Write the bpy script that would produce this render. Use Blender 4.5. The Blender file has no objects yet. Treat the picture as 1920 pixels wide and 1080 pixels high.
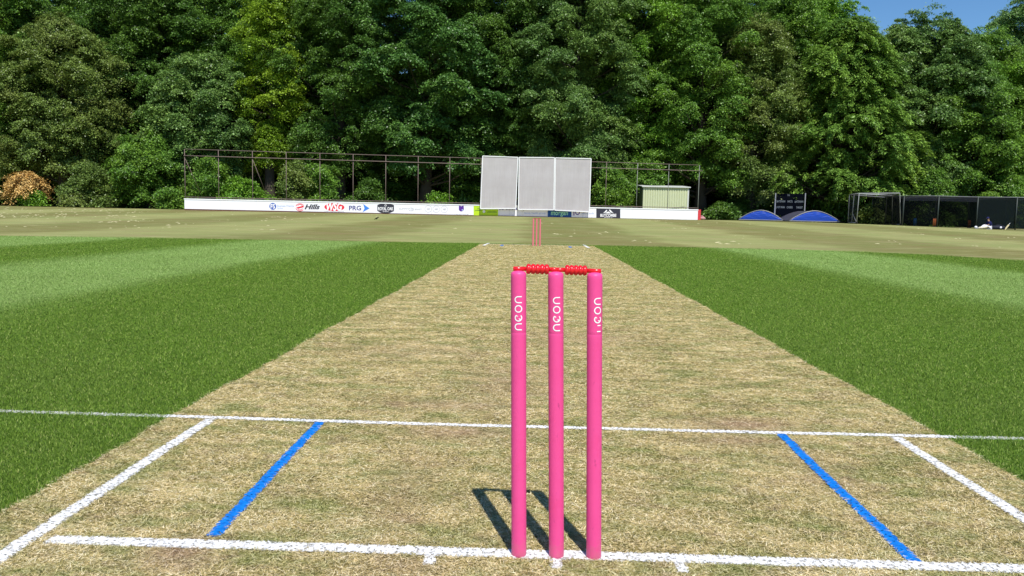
import bpy, math, random
import numpy as np
from mathutils import Vector, Matrix

# ------------------------------------------------------------------ camera, world, sun, exposure
SC = bpy.context.scene
COL = SC.collection
F_PX = 1515.64                        # focal length in pixels of a 1920 wide frame
CAM = np.array([-0.0755, -1.9576, 0.8570])
YAW, PIT, ROL = -0.02565, -0.091923, 0.019957
cy_, sy_, cp_, sp_ = math.cos(YAW), math.sin(YAW), math.cos(PIT), math.sin(PIT)
Fv = np.array([sy_*cp_, cy_*cp_, sp_]); Rv = np.array([cy_, -sy_, 0.0]); Uv = np.cross(Rv, Fv)
R2 = Rv*math.cos(ROL)+Uv*math.sin(ROL); U2 = -Rv*math.sin(ROL)+Uv*math.cos(ROL)
cam = bpy.data.cameras.new('camera'); camo = bpy.data.objects.new('camera', cam); COL.objects.link(camo)
cam.sensor_width = 36; cam.lens = F_PX/1920*36; cam.clip_start = 0.05; cam.clip_end = 3000
camo.matrix_world = Matrix(((R2[0], U2[0], -Fv[0], CAM[0]), (R2[1], U2[1], -Fv[1], CAM[1]),
                            (R2[2], U2[2], -Fv[2], CAM[2]), (0, 0, 0, 1)))
SC.camera = camo

SUN = Vector((0.122, -0.462, 0.711)).normalized()
W = bpy.data.worlds.new('World'); SC.world = W; W.use_nodes = True
wn = W.node_tree; bg = wn.nodes['Background']
sky = wn.nodes.new('ShaderNodeTexSky'); sky.sky_type = 'NISHITA'; sky.sun_disc = False
sky.sun_elevation = math.asin(SUN.z); sky.sun_rotation = math.atan2(SUN.x, SUN.y)
sky.air_density = 1.0; sky.dust_density = 0.0; sky.ozone_density = 3.5; sky.altitude = 800
hs = wn.nodes.new('ShaderNodeHueSaturation'); hs.inputs['Saturation'].default_value = 1.2; hs.inputs['Value'].default_value = 1.12; wn.links.new(sky.outputs[0], hs.inputs['Color'])
wn.links.new(hs.outputs[0], bg.inputs[0]); bg.inputs[1].default_value = 0.10
sl = bpy.data.lights.new('sun', 'SUN'); sl.energy = 4.9; sl.angle = math.radians(0.5); sl.color = (1, 0.965, 0.91)
so = bpy.data.objects.new('sun', sl); COL.objects.link(so)
so.rotation_euler = SUN.to_track_quat('Z', 'Y').to_euler()
SC.view_settings.view_transform = 'Standard'; SC.view_settings.look = 'None'
SC.view_settings.gamma = 1; SC.view_settings.use_curve_mapping = False; SC.view_settings.exposure = 0.2
SC.render.engine = 'CYCLES'
SC.cycles.max_bounces = 6; SC.cycles.transparent_max_bounces = 12; SC.cycles.use_denoising = True
SC.cycles.sample_clamp_indirect = 4

# ------------------------------------------------------------------ helpers
def ray(px, py):
    return Fv + R2*(px-960)/F_PX + U2*(540-py)/F_PX
def at(px, py, Y):
    d = ray(px, py); return CAM + d*((Y-CAM[1])/d[1])
def sstep(a, b, x):
    t = np.clip((x-a)/(b-a), 0, 1); return t*t*(3-2*t)
def terr(x, y):
    x = np.asarray(x, float); y = np.asarray(y, float)
    return sstep(21, 78, y)*(0.60-0.24*sstep(24, 42, x)) + 0.0*x
def gpt(px, Y):                       # ground point seen in column px at depth Y
    x = at(px, 400, Y)[0]; z = float(terr(x, Y))
    for _ in range(3):                # follow the roll down to the ground's height
        d = ray(px, 400); py = 400
        for _ in range(4):
            p = at(px, py, Y); py += (p[2]-z)/((Y-CAM[1])/F_PX)
        x = at(px, py, Y)[0]; z = float(terr(x, Y))
    return np.array([x, Y, z])
def tag(o, label=None, cat=None, group=None, kind=None):
    if label: o['label'] = label
    if cat: o['category'] = cat
    if group: o['group'] = group
    if kind: o['kind'] = kind
    return o
def empty(name, loc, label, cat, group=None, rz=0):
    o = bpy.data.objects.new(name, None); COL.objects.link(o); o.location = tuple(map(float, loc)); o.rotation_euler = (0, 0, rz)
    o.empty_display_size = 0.2
    return tag(o, label, cat, group)
def link(name, me, mat, parent=None):
    if mat is not None: me.materials.append(mat)
    o = bpy.data.objects.new(name, me); COL.objects.link(o)
    if parent is not None: o.parent = parent
    return o
class MB:
    """collects shapes for one mesh"""
    def __init__(s): s.v = []; s.f = []; s.sm = []
    def add(s, vs, fs, smooth=False):
        n = len(s.v); s.v += [tuple(map(float, p)) for p in vs]; s.f += [tuple(i+n for i in f) for f in fs]; s.sm += [smooth]*len(fs); return s
    def box(s, lo, hi):
        x0, y0, z0 = lo; x1, y1, z1 = hi
        return s.add([(x0,y0,z0),(x1,y0,z0),(x1,y1,z0),(x0,y1,z0),(x0,y0,z1),(x1,y0,z1),(x1,y1,z1),(x0,y1,z1)],
                     [(3,2,1,0),(4,5,6,7),(0,1,5,4),(1,2,6,5),(2,3,7,6),(3,0,4,7)])
    def tube(s, pts, rad, n=8, caps=True, smooth=True):
        pts = [Vector(tuple(map(float, p))) for p in pts]
        if not hasattr(rad, '__len__'): rad = [rad]*len(pts)
        ref = None; rings = []
        for i, p in enumerate(pts):
            t = (pts[min(i+1, len(pts)-1)]-pts[max(i-1, 0)]).normalized()
            if ref is None:
                ref = Vector((0, 0, 1)) if abs(t.z) < 0.9 else Vector((1, 0, 0))
            a = (ref - t*ref.dot(t)).normalized(); b = t.cross(a); ref = a
            rings.append([p + (a*math.cos(2*math.pi*k/n)+b*math.sin(2*math.pi*k/n))*rad[i] for k in range(n)])
        vs = [v for r in rings for v in r]; fs = []
        for i in range(len(pts)-1):
            for k in range(n):
                fs.append((i*n+k, i*n+(k+1) % n, (i+1)*n+(k+1) % n, (i+1)*n+k))
        m = len(s.f); s.add(vs, fs, smooth)
        if caps:
            b0 = len(s.v)-len(vs)
            s.f.append(tuple(b0+k for k in reversed(range(n)))); s.f.append(tuple(b0+(len(pts)-1)*n+k for k in range(n))); s.sm += [False, False]
        return s
    def bar(s, a, b, w, h=None, up=(0, 0, 1)):
        a = Vector(tuple(map(float, a))); b = Vector(tuple(map(float, b))); h = h or w
        t = (b-a).normalized(); u = Vector(up)
        if abs(t.dot(u)) > 0.95: u = Vector((0, 1, 0))
        sd = t.cross(u).normalized()*w/2; uu = sd.cross(t).normalized()*h/2
        vs = [a-sd-uu, a+sd-uu, a+sd+uu, a-sd+uu, b-sd-uu, b+sd-uu, b+sd+uu, b-sd+uu]
        return s.add(vs, [(0,1,2,3),(7,6,5,4),(0,4,5,1),(1,5,6,2),(2,6,7,3),(3,7,4,0)])
    def ball(s, c, r, nu=10, nv=7, scale=(1, 1, 1)):
        vs = []; fs = []
        for j in range(nv+1):
            th = math.pi*j/nv
            for i in range(nu):
                ph = 2*math.pi*i/nu
                vs.append((c[0]+r*scale[0]*math.sin(th)*math.cos(ph), c[1]+r*scale[1]*math.sin(th)*math.sin(ph), c[2]+r*scale[2]*math.cos(th)))
        for j in range(nv):
            for i in range(nu):
                fs.append((j*nu+i, (j+1)*nu+i, (j+1)*nu+(i+1) % nu, j*nu+(i+1) % nu))
        return s.add(vs, fs, True)
    def build(s, name, mat, parent=None, origin=None):
        me = bpy.data.meshes.new(name)
        v = s.v if origin is None else [(p[0]-origin[0], p[1]-origin[1], p[2]-origin[2]) for p in s.v]
        me.from_pydata(v, [], s.f); me.polygons.foreach_set('use_smooth', s.sm); me.update()
        o = link(name, me, mat, parent)
        if origin is not None and parent is None: o.location = tuple(map(float, origin))
        return o
def fast_mesh(name, verts, nper, attrs=None):
    """verts (N*nper,3): N separate faces of nper corners; attrs: {name: per-face array}"""
    nv = len(verts); nf = nv//nper
    me = bpy.data.meshes.new(name)
    me.vertices.add(nv); me.vertices.foreach_set('co', np.ascontiguousarray(verts, dtype=np.float32).ravel())
    me.loops.add(nv); me.loops.foreach_set('vertex_index', np.arange(nv, dtype=np.int32))
    me.polygons.add(nf); me.polygons.foreach_set('loop_start', np.arange(0, nv, nper, dtype=np.int32))
    for k, a in (attrs or {}).items():
        at_ = me.attributes.new(k, 'FLOAT', 'FACE'); at_.data.foreach_set('value', np.asarray(a, dtype=np.float32))
    me.update(calc_edges=True)
    return me
def grid_mesh(name, xs, ys, zf, attrs=None):
    X, Y = np.meshgrid(xs, ys); Z = zf(X, Y)
    v = np.stack([X.ravel(), Y.ravel(), Z.ravel()], 1); nx, ny = len(xs), len(ys)
    i = np.arange(nx*ny).reshape(ny, nx)
    q = np.stack([i[:-1, :-1], i[:-1, 1:], i[1:, 1:], i[1:, :-1]], -1).reshape(-1, 4)
    me = bpy.data.meshes.new(name); me.vertices.add(len(v)); me.vertices.foreach_set('co', v.astype(np.float32).ravel())
    me.loops.add(q.size); me.loops.foreach_set('vertex_index', q.astype(np.int32).ravel())
    me.polygons.add(len(q)); me.polygons.foreach_set('loop_start', np.arange(0, q.size, 4, dtype=np.int32))
    me.polygons.foreach_set('use_smooth', np.ones(len(q), bool))
    for k, fn in (attrs or {}).items():
        a = me.attributes.new(k, 'FLOAT', 'POINT'); a.data.foreach_set('value', fn(X, Y).astype(np.float32).ravel())
    me.update(calc_edges=True); return me

# ------------------------------------------------------------------ material helpers
class NT:
    def __init__(s, name):
        s.m = bpy.data.materials.new(name); s.m.use_nodes = True; s.t = s.m.node_tree
        s.b = s.t.nodes['Principled BSDF']; s.out = s.t.nodes['Material Output']
        s.pos = None
    def n(s, typ, **kw):
        x = s.t.nodes.new(typ)
        for k, v in kw.items(): setattr(x, k, v)
        return x
    def l(s, a, b): s.t.links.new(a, b)
    def P(s, scale=(1, 1, 1), obj=False):
        if obj:
            g = s.n('ShaderNodeTexCoord').outputs['Object']
        else:
            g = s.n('ShaderNodeNewGeometry').outputs['Position']
        if scale == (1, 1, 1): return g
        m = s.n('ShaderNodeVectorMath', operation='MULTIPLY'); s.l(g, m.inputs[0]); m.inputs[1].default_value = scale
        return m.outputs[0]
    def noise(s, sc, detail=4, rough=.55, vec=None, dist=0):
        x = s.n('ShaderNodeTexNoise'); x.inputs['Scale'].default_value = sc; x.inputs['Detail'].default_value = detail
        x.inputs['Roughness'].default_value = rough; x.inputs['Distortion'].default_value = dist
        s.l(vec if vec is not None else s.P(), x.inputs['Vector']); return x.outputs[0]
    def ramp(s, fac, stops, interp='LINEAR'):
        r = s.n('ShaderNodeValToRGB'); r.color_ramp.interpolation = interp; e = r.color_ramp.elements
        while len(e) < len(stops): e.new(0.5)
        for el, (p, c) in zip(e, stops):
            el.position = p; el.color = (c[0], c[1], c[2], 1) if hasattr(c, '__len__') else (c, c, c, 1)
        s.l(fac, r.inputs[0]); return r.outputs[0]
    def mix(s, fac, a, b, blend='MIX'):
        m = s.n('ShaderNodeMix', data_type='RGBA', blend_type=blend)
        for v, sock in ((fac, m.inputs[0]), (a, m.inputs[6]), (b, m.inputs[7])):
            if hasattr(v, 'is_linked'): s.l(v, sock)
            elif hasattr(v, '__len__'): sock.default_value = (v[0], v[1], v[2], 1)
            else: sock.default_value = v
        return m.outputs[2]
    def math(s, op, a, b=None, clamp=False):
        m = s.n('ShaderNodeMath', operation=op, use_clamp=clamp)
        for v, sock in ((a, m.inputs[0]), (b, m.inputs[1])):
            if v is None: continue
            if hasattr(v, 'is_linked'): s.l(v, sock)
            else: sock.default_value = v
        return m.outputs[0]
    def attr(s, name):
        a = s.n('ShaderNodeAttribute'); a.attribute_name = name; return a.outputs['Fac']
    def bump(s, h, strength=.3, dist=.01):
        b = s.n('ShaderNodeBump'); b.inputs['Strength'].default_value = strength; b.inputs['Distance'].default_value = dist
        s.l(h, b.inputs['Height']); s.l(b.outputs[0], s.b.inputs['Normal'])
    def set(s, col=None, rough=.6, spec=.3, metal=0):
        if col is not None:
            if hasattr(col, 'is_linked'): s.l(col, s.b.inputs['Base Color'])
            else: s.b.inputs['Base Color'].default_value = (col[0], col[1], col[2], 1)
        if hasattr(rough, 'is_linked'): s.l(rough, s.b.inputs['Roughness'])
        else: s.b.inputs['Roughness'].default_value = rough
        s.b.inputs['Specular IOR Level'].default_value = spec; s.b.inputs['Metallic'].default_value = metal
        return s.m
def plain(name, col, rough=.5, spec=.3, metal=0, var=.12, sc=6.0, bump=0):
    t = NT(name); n = t.noise(sc, 5, .6, t.P(obj=True))
    c = t.mix(n, tuple(x*(1-var) for x in col), tuple(min(1, x*(1+var)) for x in col))
    if bump: t.bump(t.noise(sc*6, 4, .6, t.P(obj=True)), bump, .01)
    return t.set(c, rough, spec, metal)
def see_through(name, col, alpha, rough=.8):
    t = NT(name); t.set(col, rough, .1)
    tr = t.n('ShaderNodeBsdfTransparent'); mx = t.n('ShaderNodeMixShader')
    mx.inputs[0].default_value = alpha
    t.l(tr.outputs[0], mx.inputs[1]); t.l(t.b.outputs[0], mx.inputs[2]); t.l(mx.outputs[0], t.out.inputs[0])
    return t.m

rng = np.random.default_rng(7)
random.seed(7)

# ------------------------------------------------------------------ ground colours
# square grass stripes (light / dark mowing bands parallel to the pitch; blade-lean sheen painted as colour)
def band_nodes(t, edges, soft, wob=0.25):
    """0/1 value that alternates across the X edges given, softly"""
    g = t.n('ShaderNodeSeparateXYZ'); t.l(t.P(), g.inputs[0])
    w = t.noise(0.35, 2, .5)
    x = t.math('ADD', g.outputs[0], t.math('MULTIPLY', t.math('SUBTRACT', w, .5), wob*2))
    lo, hi = -60.0, 60.0
    r = t.n('ShaderNodeMapRange'); r.inputs[1].default_value = lo; r.inputs[2].default_value = hi; t.l(x, r.inputs[0])
    st = []; v = 0.0
    for e in edges:
        st.append(((e-soft-lo)/(hi-lo), v)); v = 1.0-v; st.append(((e+soft-lo)/(hi-lo), v))
    return t.ramp(r.outputs[0], st), g
SQ_EDGES = [-14.0, -10.5, -7.45, -4.4, 4.85, 8.35, 11.8, 15.0]     # starts light at far left? 0=dark
def green_color(t, fac):
    """fac: 0..1 fine variation; mixes the two painted sheen tones of the mowing bands"""
    band, g = band_nodes(t, SQ_EDGES, .28)
    band = t.math('SUBTRACT', 1.0, band) if False else band
    dark = t.ramp(fac, [(0, (.038, .080, .007)), (.35, (.088, .168, .013)), (.75, (.148, .262, .022)), (.93, (.26, .37, .050)), (1, (.54, .56, .19))])
    lite = t.ramp(fac, [(0, (.105, .170, .035)), (.35, (.205, .320, .072)), (.75, (.300, .435, .120)), (.93, (.38, .50, .17)), (1, (.52, .57, .26))])
    patch = t.noise(.9, 3, .6)
    c = t.mix(band, dark, lite)
    return t.mix(t.ramp(patch, [(.40, 0.0), (.78, .28)]), c, (.14, .19, .035))
def pitch_color(t, fac):
    wear = t.attr('wear')
    big = t.noise(2.2, 7, .75, t.P((.9, 2.0, 1)))
    f2 = t.math('ADD', fac, t.math('MULTIPLY', t.math('SUBTRACT', big, .5), .75), clamp=True)
    c = t.ramp(f2, [(0, (.085, .062, .024)), (.19, (.24, .205, .058)), (.38, (.53, .425, .170)), (.58, (.82, .650, .320)), (.82, (.93, .78, .47)), (1, (1.0, .92, .66))])
    gr = t.ramp(t.noise(3.2, 6, .75, t.P((1, 1.9, 1))), [(.47, 0.0), (.62, .75)])
    c = t.mix(gr, c, t.ramp(fac, [(0, (.07, .095, .018)), (.6, (.29, .33, .085)), (1, (.60, .60, .26))]))
    br = t.ramp(t.noise(5.5, 6, .8, t.P((1, 1.6, 1))), [(.53, 0.0), (.66, .55)])
    c = t.mix(br, c, t.ramp(fac, [(0, (.12, .075, .040)), (.6, (.42, .29, .17)), (1, (.72, .56, .38))]))
    return t.mix(wear, c, t.ramp(fac, [(0, (.26, .16, .09)), (.6, (.54, .37, .24)), (1, (.74, .58, .42))]))
WEAR = [(-.42, 1.55, .34, .12, .5), (-.35, 1.10, .24, .09, .65), (.80, 1.33, .22, .10, .8), (.72, 1.08, .20, .08, .6), (-.93, -.06, .07, .09, .9),
        (-.45, .45, .10, .40, .35), (-.75, 2.9, .5, .25, .3), (.25, 3.6, .5, .4, .35), (-.2, 2.1, .25, .5, .4), (.9, .75, .12, .3, .3), (-.36, -.1, .12, .06, .4)]
def wearf(X, Y):
    w = np.zeros_like(X, float)
    for x, y, a, b, s in WEAR: w = np.maximum(w, s*np.exp(-(((X-x)/a)**2+((Y-y)/b)**2)))
    return w

# outfield
t = NT('outfield_grass')
g = t.n('ShaderNodeSeparateXYZ'); t.l(t.P(), g.inputs[0])
band, _ = band_nodes(t, [-38, -32, -26, -20.5, -15.2, -9.6, -5.0, -.5, 4.2, 9.5, 15.5, 20.5, 26, 34], .5, 1.4)
fine = t.noise(9, 6, .8, t.P((1, 3, 1))); mid = t.noise(.16, 4, .6); mid2 = t.noise(.9, 5, .65, t.P((.35, 1, 1)))
dk = t.ramp(fine, [(.25, (.105, .092, .028)), (.5, (.180, .155, .050)), (.75, (.27, .235, .085))])
lt = t.ramp(fine, [(.25, (.24, .24, .085)), (.5, (.36, .36, .140)), (.75, (.48, .48, .20))])
c = t.mix(t.math('MULTIPLY', band, .72), dk, lt)
c = t.mix(.18, c, (.19, .24, .075))
c = t.mix(t.ramp(mid, [(.40, 0.0), (.62, .5)]), c, (.175, .215, .065))
c = t.mix(t.ramp(mid2, [(.50, 0.0), (.66, .6)]), c, (.25, .185, .095))
c = t.mix(t.ramp(t.noise(2.2, 5, .7, t.P((.22, 1, 1))), [(.52, 0.0), (.70, .65)]), c, (.42, .40, .19))
t.bump(t.noise(30, 5, .8), .6, .02)
M_OUT = t.set(c, .9, .1)
xs = np.concatenate([np.linspace(-700, -70, 22)[:-1], np.linspace(-70, 70, 141), np.linspace(70, 700, 22)[1:]])
ys = np.concatenate([np.linspace(-120, -10, 12)[:-1], np.linspace(-10, 130, 141), np.linspace(130, 900, 24)[1:]])
o = link('ground', grid_mesh('ground', xs, ys, lambda X, Y: terr(X, Y)), M_OUT); tag(o, kind='structure')

# green square sheet
t = NT('square_grass'); fine = t.noise(90, 6, .8); m2 = t.noise(9, 4, .7)
f = t.math('ADD', t.math('MULTIPLY', fine, .7), t.math('MULTIPLY', m2, .3)); f = t.ramp(f, [(.32, 0.0), (.68, 1.0)])
t.bump(fine, .8, .012); M_SQ = t.set(green_color(t, f), .85, .15)
edge = [(-60, 16.5), (-30, 17.4), (-14, 18.9), (-11, 19.5), (-7.5, 19.9), (-4.2, 20.3), (-1.6, 20.7), (1.6, 20.9), (4.5, 21.0), (7.4, 20.7), (8.8, 20.3), (10.3, 19.2), (11.1, 17.2), (12.2, 15.2), (15, 13), (25, 10), (60, 4)]
ex = np.interp(np.arange(-60, 60.1, .5), [e[0] for e in edge], [e[1] for e in edge]); gx = np.arange(-60, 60.1, .5)
def sq_edge(x): return np.interp(x, [e[0] for e in edge], [e[1] for e in edge])
m = MB(); vs = []
for x, y in zip(gx, ex): y += random.uniform(-.12, .12); vs += [(x, -9, .005), (x, y, .005)]
m.add(vs, [(2*i, 2*i+2, 2*i+3, 2*i+1) for i in range(len(gx)-1)]); tag(m.build('square', M_SQ), kind='structure')

# dry pitch strip
PX0, PX1, PY0, PY1 = -1.53, 1.57, -7.0, 20.35
def pedge(y, s): return .008*np.sin(y*3.1+s)+.005*np.sin(y*9.7+2*s)+.004*np.sin(y*23+s)
t = NT('pitch_soil'); fine = t.noise(70, 6, .8, t.P((1, 1, 1))); m2 = t.noise(14, 4, .7)
f = t.math('ADD', t.math('MULTIPLY', fine, .65), t.math('MULTIPLY', m2, .35)); f = t.ramp(f, [(.36, 0.0), (.72, .75)])
t.bump(fine, .8, .01); M_PI = t.set(pitch_color(t, f), .9, .1)
ysp = np.concatenate([np.arange(-7, 21.2, .06)])
me = grid_mesh('pitch', np.linspace(0, 1, 40), ysp, lambda X, Y: X*0+.009, {'wear': lambda X, Y: wearf(PX0+X*(PX1-PX0), Y)})
co = np.zeros(len(me.vertices)*3, np.float32); me.vertices.foreach_get('co', co); co = co.reshape(-1, 3)
u = co[:, 0].copy(); y = co[:, 1]; x0 = PX0+pedge(y, 0); x1 = PX1+pedge(y, 2); co[:, 0] = x0+(x1-x0)*u
y[:] = np.where(y > 20.0, 20.0+(y-20.0)*(.40+.30*u), y)
me.vertices.foreach_set('co', co.ravel()); me.update()
tag(link('pitch', me, M_PI), kind='structure')

# ------------------------------------------------------------------ painted lines
def rect(x0, y0, x1, y1): return ('poly', [(x0, y0), (x1, y0), (x1, y1), (x0, y1)])
def seg(a, b, w): return (np.array(a, float), np.array(b, float), w)
LINES = [  # name, colour key, segments (a, b, width), density
    ('bowling_crease', 'white', [seg((-1.285, -.008), (1.36, -.006), .051)] +
        [seg((x, -.034), (x, -.084), .026) for x in (-.31, -.002, .302)]),
    ('popping_crease', 'white', [seg((-3.0, 1.243), (-.5, 1.203), .042), seg((-.5, 1.203), (.6, 1.209), .040), seg((.6, 1.209), (3.0, 1.243), .042)]),
    ('return_crease', 'white', [seg((-1.328, -.75), (-1.356, 1.19), .047)]),
    ('return_crease', 'white', [seg((1.341, -.75), (1.364, 1.19), .046)]),
    ('wide_line', 'blue', [seg((-.888, .045), (-.913, 1.19), .036)]),
    ('wide_line', 'blue', [seg((.893, .02), (.916, 1.195), .036)]),
    ('far_return_crease', 'white', [seg((-1.38, 19.1), (-1.34, 20.9), .07)]),
    ('far_return_crease', 'white', [seg((1.35, 18.9), (1.345, 21.1), .07)]),
    ('far_bowling_crease', 'white', [seg((-1.33, 20.15), (1.34, 20.5), .05)]),
    ('far_wide_line', 'blue', [seg((-.91, 19.0), (-.91, 19.7), .08)]),
    ('far_wide_line', 'blue', [seg((.88, 18.9), (.88, 19.6), .08)]),
]
t = NT('white_line_paint'); n = t.noise(140, 6, .8)
M_WH = t.set(t.ramp(n, [(.36, (.30, .27, .19)), (.44, (.62, .60, .57)), (.52, (.80, .80, .80)), (.7, (.84, .84, .84))]), .85, .1)
t = NT('blue_line_paint'); n = t.noise(60, 4, .7)
M_BL = t.set(t.ramp(n, [(.3, (.003, .10, .40)), (.6, (.005, .20, .66))]), .8, .15)
def in_line(P, segs, jit):
    r = np.zeros(len(P), bool)
    for a, b, w in segs:
        d = b-a; L = np.hypot(*d); d = d/L; q = P-a; s_ = q@d; c = q@np.array([-d[1], d[0]])
        r |= (s_ > -.004) & (s_ < L+.004) & (np.abs(c+.0012*np.sin(s_*7)+.001*np.sin(s_*31+1)) < w/2+jit)
    return r

# ------------------------------------------------------------------ grass blades (finer and denser near the camera)
def make_blades(P, d, flat, seed, ls=1.0):
    r = np.random.default_rng(seed); N = len(P); k = np.maximum(1, (d/2.4))**.62
    yaw = r.uniform(0, 2*np.pi, N)
    if flat:
        L = r.uniform(.007, .021, N)*k; wd = r.uniform(.0008, .0019, N)*k; el = r.normal(.12, .17, N)/k; h0 = r.uniform(.0, .0035, N); L = L*ls; h0 = h0*ls
    else:
        L = r.uniform(.007, .015, N)*k**.8; wd = r.uniform(.0010, .0022, N)*k; el = r.uniform(.25, 1.25, N)/k**.45; h0 = np.zeros(N)
    h0 = h0+.010
    D = np.stack([np.cos(yaw)*np.cos(el), np.sin(yaw)*np.cos(el), np.abs(np.sin(el))], 1)
    S = np.stack([-np.sin(yaw), np.cos(yaw), r.uniform(-.5, .5, N)], 1)*wd[:, None]/2
    B = np.stack([P[:, 0], P[:, 1], h0], 1)
    V = np.empty((N, 3, 3)); V[:, 0] = B-S; V[:, 1] = B+S; V[:, 2] = B+D*L[:, None]
    return V.reshape(-1, 3)
def sample(n, d0, d1, r):
    d = d0*(d1/d0)**r.uniform(0, 1, n)**.92
    x = r.uniform(-1, 1, n)*(.70*d+.35)+CAM[0]-.0257*d
    return np.stack([x, CAM[1]+d], 1), d
r = np.random.default_rng(3)
P, d = sample(2900000, 1.35, 24.0, r)
inp = (P[:, 0] > PX0+pedge(P[:, 1], 0)+r.normal(0, .006, len(P))) & (P[:, 0] < PX1+pedge(P[:, 1], 2)+r.normal(0, .006, len(P))) & (P[:, 1] < 20.25)
rnd = r.uniform(0, 1, len(P))
green = (~inp) & (P[:, 1] < sq_edge(P[:, 0]))
used = np.zeros(len(P), bool); jit = r.normal(0, .0028, len(P))
def leafy(name, colors=None, trans=.15, rough=.6, spec=.25, build=None):
    t = NT(name); c = build(t); t.set(c, rough, spec)
    tb = t.n('ShaderNodeBsdfTranslucent'); t.l(c, tb.inputs[0]); mx = t.n('ShaderNodeMixShader'); mx.inputs[0].default_value = trans
    t.l(t.b.outputs[0], mx.inputs[1]); t.l(tb.outputs[0], mx.inputs[2]); t.l(mx.outputs[0], t.out.inputs[0]); return t.m
for i, (nm, ck, segs) in enumerate(LINES):
    far = nm.startswith('far'); mat = M_WH if ck == 'white' else M_BL; m = MB()
    for a, b, w in segs:
        dd = b-a; L = np.hypot(*dd); dd /= L; pn = np.array([-dd[1], dd[0]]); n = max(2, int(L/(.05 if far else .0065))); s_ = np.linspace(0, L, n)
        wob = .0012*np.sin(s_*7)+.001*np.sin(s_*31+1)
        e0 = -w/2-wob+r.normal(0, .0018, n); e1 = w/2-wob+r.normal(0, .0018, n)
        A = a+dd*s_[:, None]+pn*e0[:, None]; B = a+dd*s_[:, None]+pn*e1[:, None]
        z = .0125 if not far else .014
        nc = 1 if far else 6; vs = []
        for p_, q_ in zip(A, B):
            for c_ in range(nc+1): vs.append((*(p_+(q_-p_)*c_/nc), z))
        m.add(vs, [(j*(nc+1)+c_, (j+1)*(nc+1)+c_, (j+1)*(nc+1)+c_+1, j*(nc+1)+c_+1) for j in range(n-1) for c_ in range(nc)
                   if -1.56 < A[j][0] < 1.6 and (far or r.uniform() > ((.45 if c_ in (0, nc-1) else .20) if ck == 'white' else .06))])
    if far:
        tag(m.build(nm.replace('far_', ''), mat), kind='structure'); continue
    hit = in_line(P, segs, jit) & ~used
    thin = hit & green & (rnd > .82); used |= hit & ~thin
    # extra painted blades so the line reads as coated grass
    PP, dd2 = P[hit & ~thin], d[hit & ~thin]
    rep = 2; PP = np.repeat(PP, rep, 0)+r.normal(0, .004, (len(PP)*rep, 2)); dd2 = np.repeat(dd2, rep)
    ok = in_line(PP, segs, .002); PP = PP[ok]; dd2 = dd2[ok]
    V = make_blades(PP, dd2*.5, True, 50+i, .5)
    mv = np.array(m.v); me = bpy.data.meshes.new(nm)
    nb = len(V)//3
    allv = np.concatenate([mv, V]); lf = [np.array(m.f, np.int32)]
    me.vertices.add(len(allv)); me.vertices.foreach_set('co', allv.astype(np.float32).ravel())
    li = np.concatenate([np.array(m.f, np.int32).ravel(), np.arange(len(mv), len(allv), dtype=np.int32)])
    me.loops.add(len(li)); me.loops.foreach_set('vertex_index', li)
    me.polygons.add(len(m.f)+nb)
    me.polygons.foreach_set('loop_start', np.concatenate([np.arange(0, 4*len(m.f), 4), 4*len(m.f)+np.arange(0, 3*nb, 3)]).astype(np.int32))
    me.update(calc_edges=True); tag(link(nm, me, mat), kind='structure')
M_BLP = leafy('dry_blades', trans=.12, build=lambda t: pitch_color(t, t.attr('rnd')))
M_BLG = leafy('green_blades', trans=.18, build=lambda t: green_color(t, t.attr('rnd')))
s_ = inp & ~used; w_ = wearf(P[:, 0], P[:, 1]); s_ &= (r.uniform(0, 1, len(P)) > .22+w_*.5)
o = link('dry_grass', fast_mesh('dry_grass', make_blades(P[s_], d[s_], True, 5), 3, {'rnd': rnd[s_], 'wear': w_[s_]}), M_BLP)
tag(o, 'short straw coloured dry grass covering the pitch', 'grass', kind='stuff')
s_ = green & ~used
o = link('green_grass', fast_mesh('green_grass', make_blades(P[s_], d[s_], False, 6), 3, {'rnd': rnd[s_]}), M_BLG)
tag(o, 'short green mown grass either side of the pitch', 'grass', kind='stuff')

# clippings strewn on the outfield, bare earth at the wall's foot
M_CLIP = plain('dry_clippings', (.50, .46, .26), .9, .1, var=.3)
m = MB()
def clip(px0, px1, Y0, Y1, n):
    for _ in range(n):
        Y = random.uniform(Y0, Y1); px = random.uniform(px0, px1); p = gpt(px, Y)
        for _ in range(random.randint(1, 4)):
            c = (p[0]+random.gauss(0, .5), p[1]+random.gauss(0, .6)); k = random.randint(5, 8); R = random.uniform(.02, .07)
            z = float(terr(*c))+.012
            ring = [(c[0]+R*random.uniform(.5, 2.2)*math.cos(a*6.283/k), c[1]+R*random.uniform(.5, 1.2)*math.sin(a*6.283/k), z) for a in range(k)]
            m.add(ring+[(c[0], c[1], z+R*.35)], [(a, (a+1) % k, k) for a in range(k)])
clip(-60, 260, 34, 68, 90); clip(0, 600, 26, 60, 40); clip(500, 1300, 25, 66, 26); clip(1200, 1950, 24, 62, 26)
tag(m.build('grass_clippings', M_CLIP), 'pale dry grass clippings strewn over the outfield', 'clippings', kind='stuff')

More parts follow.
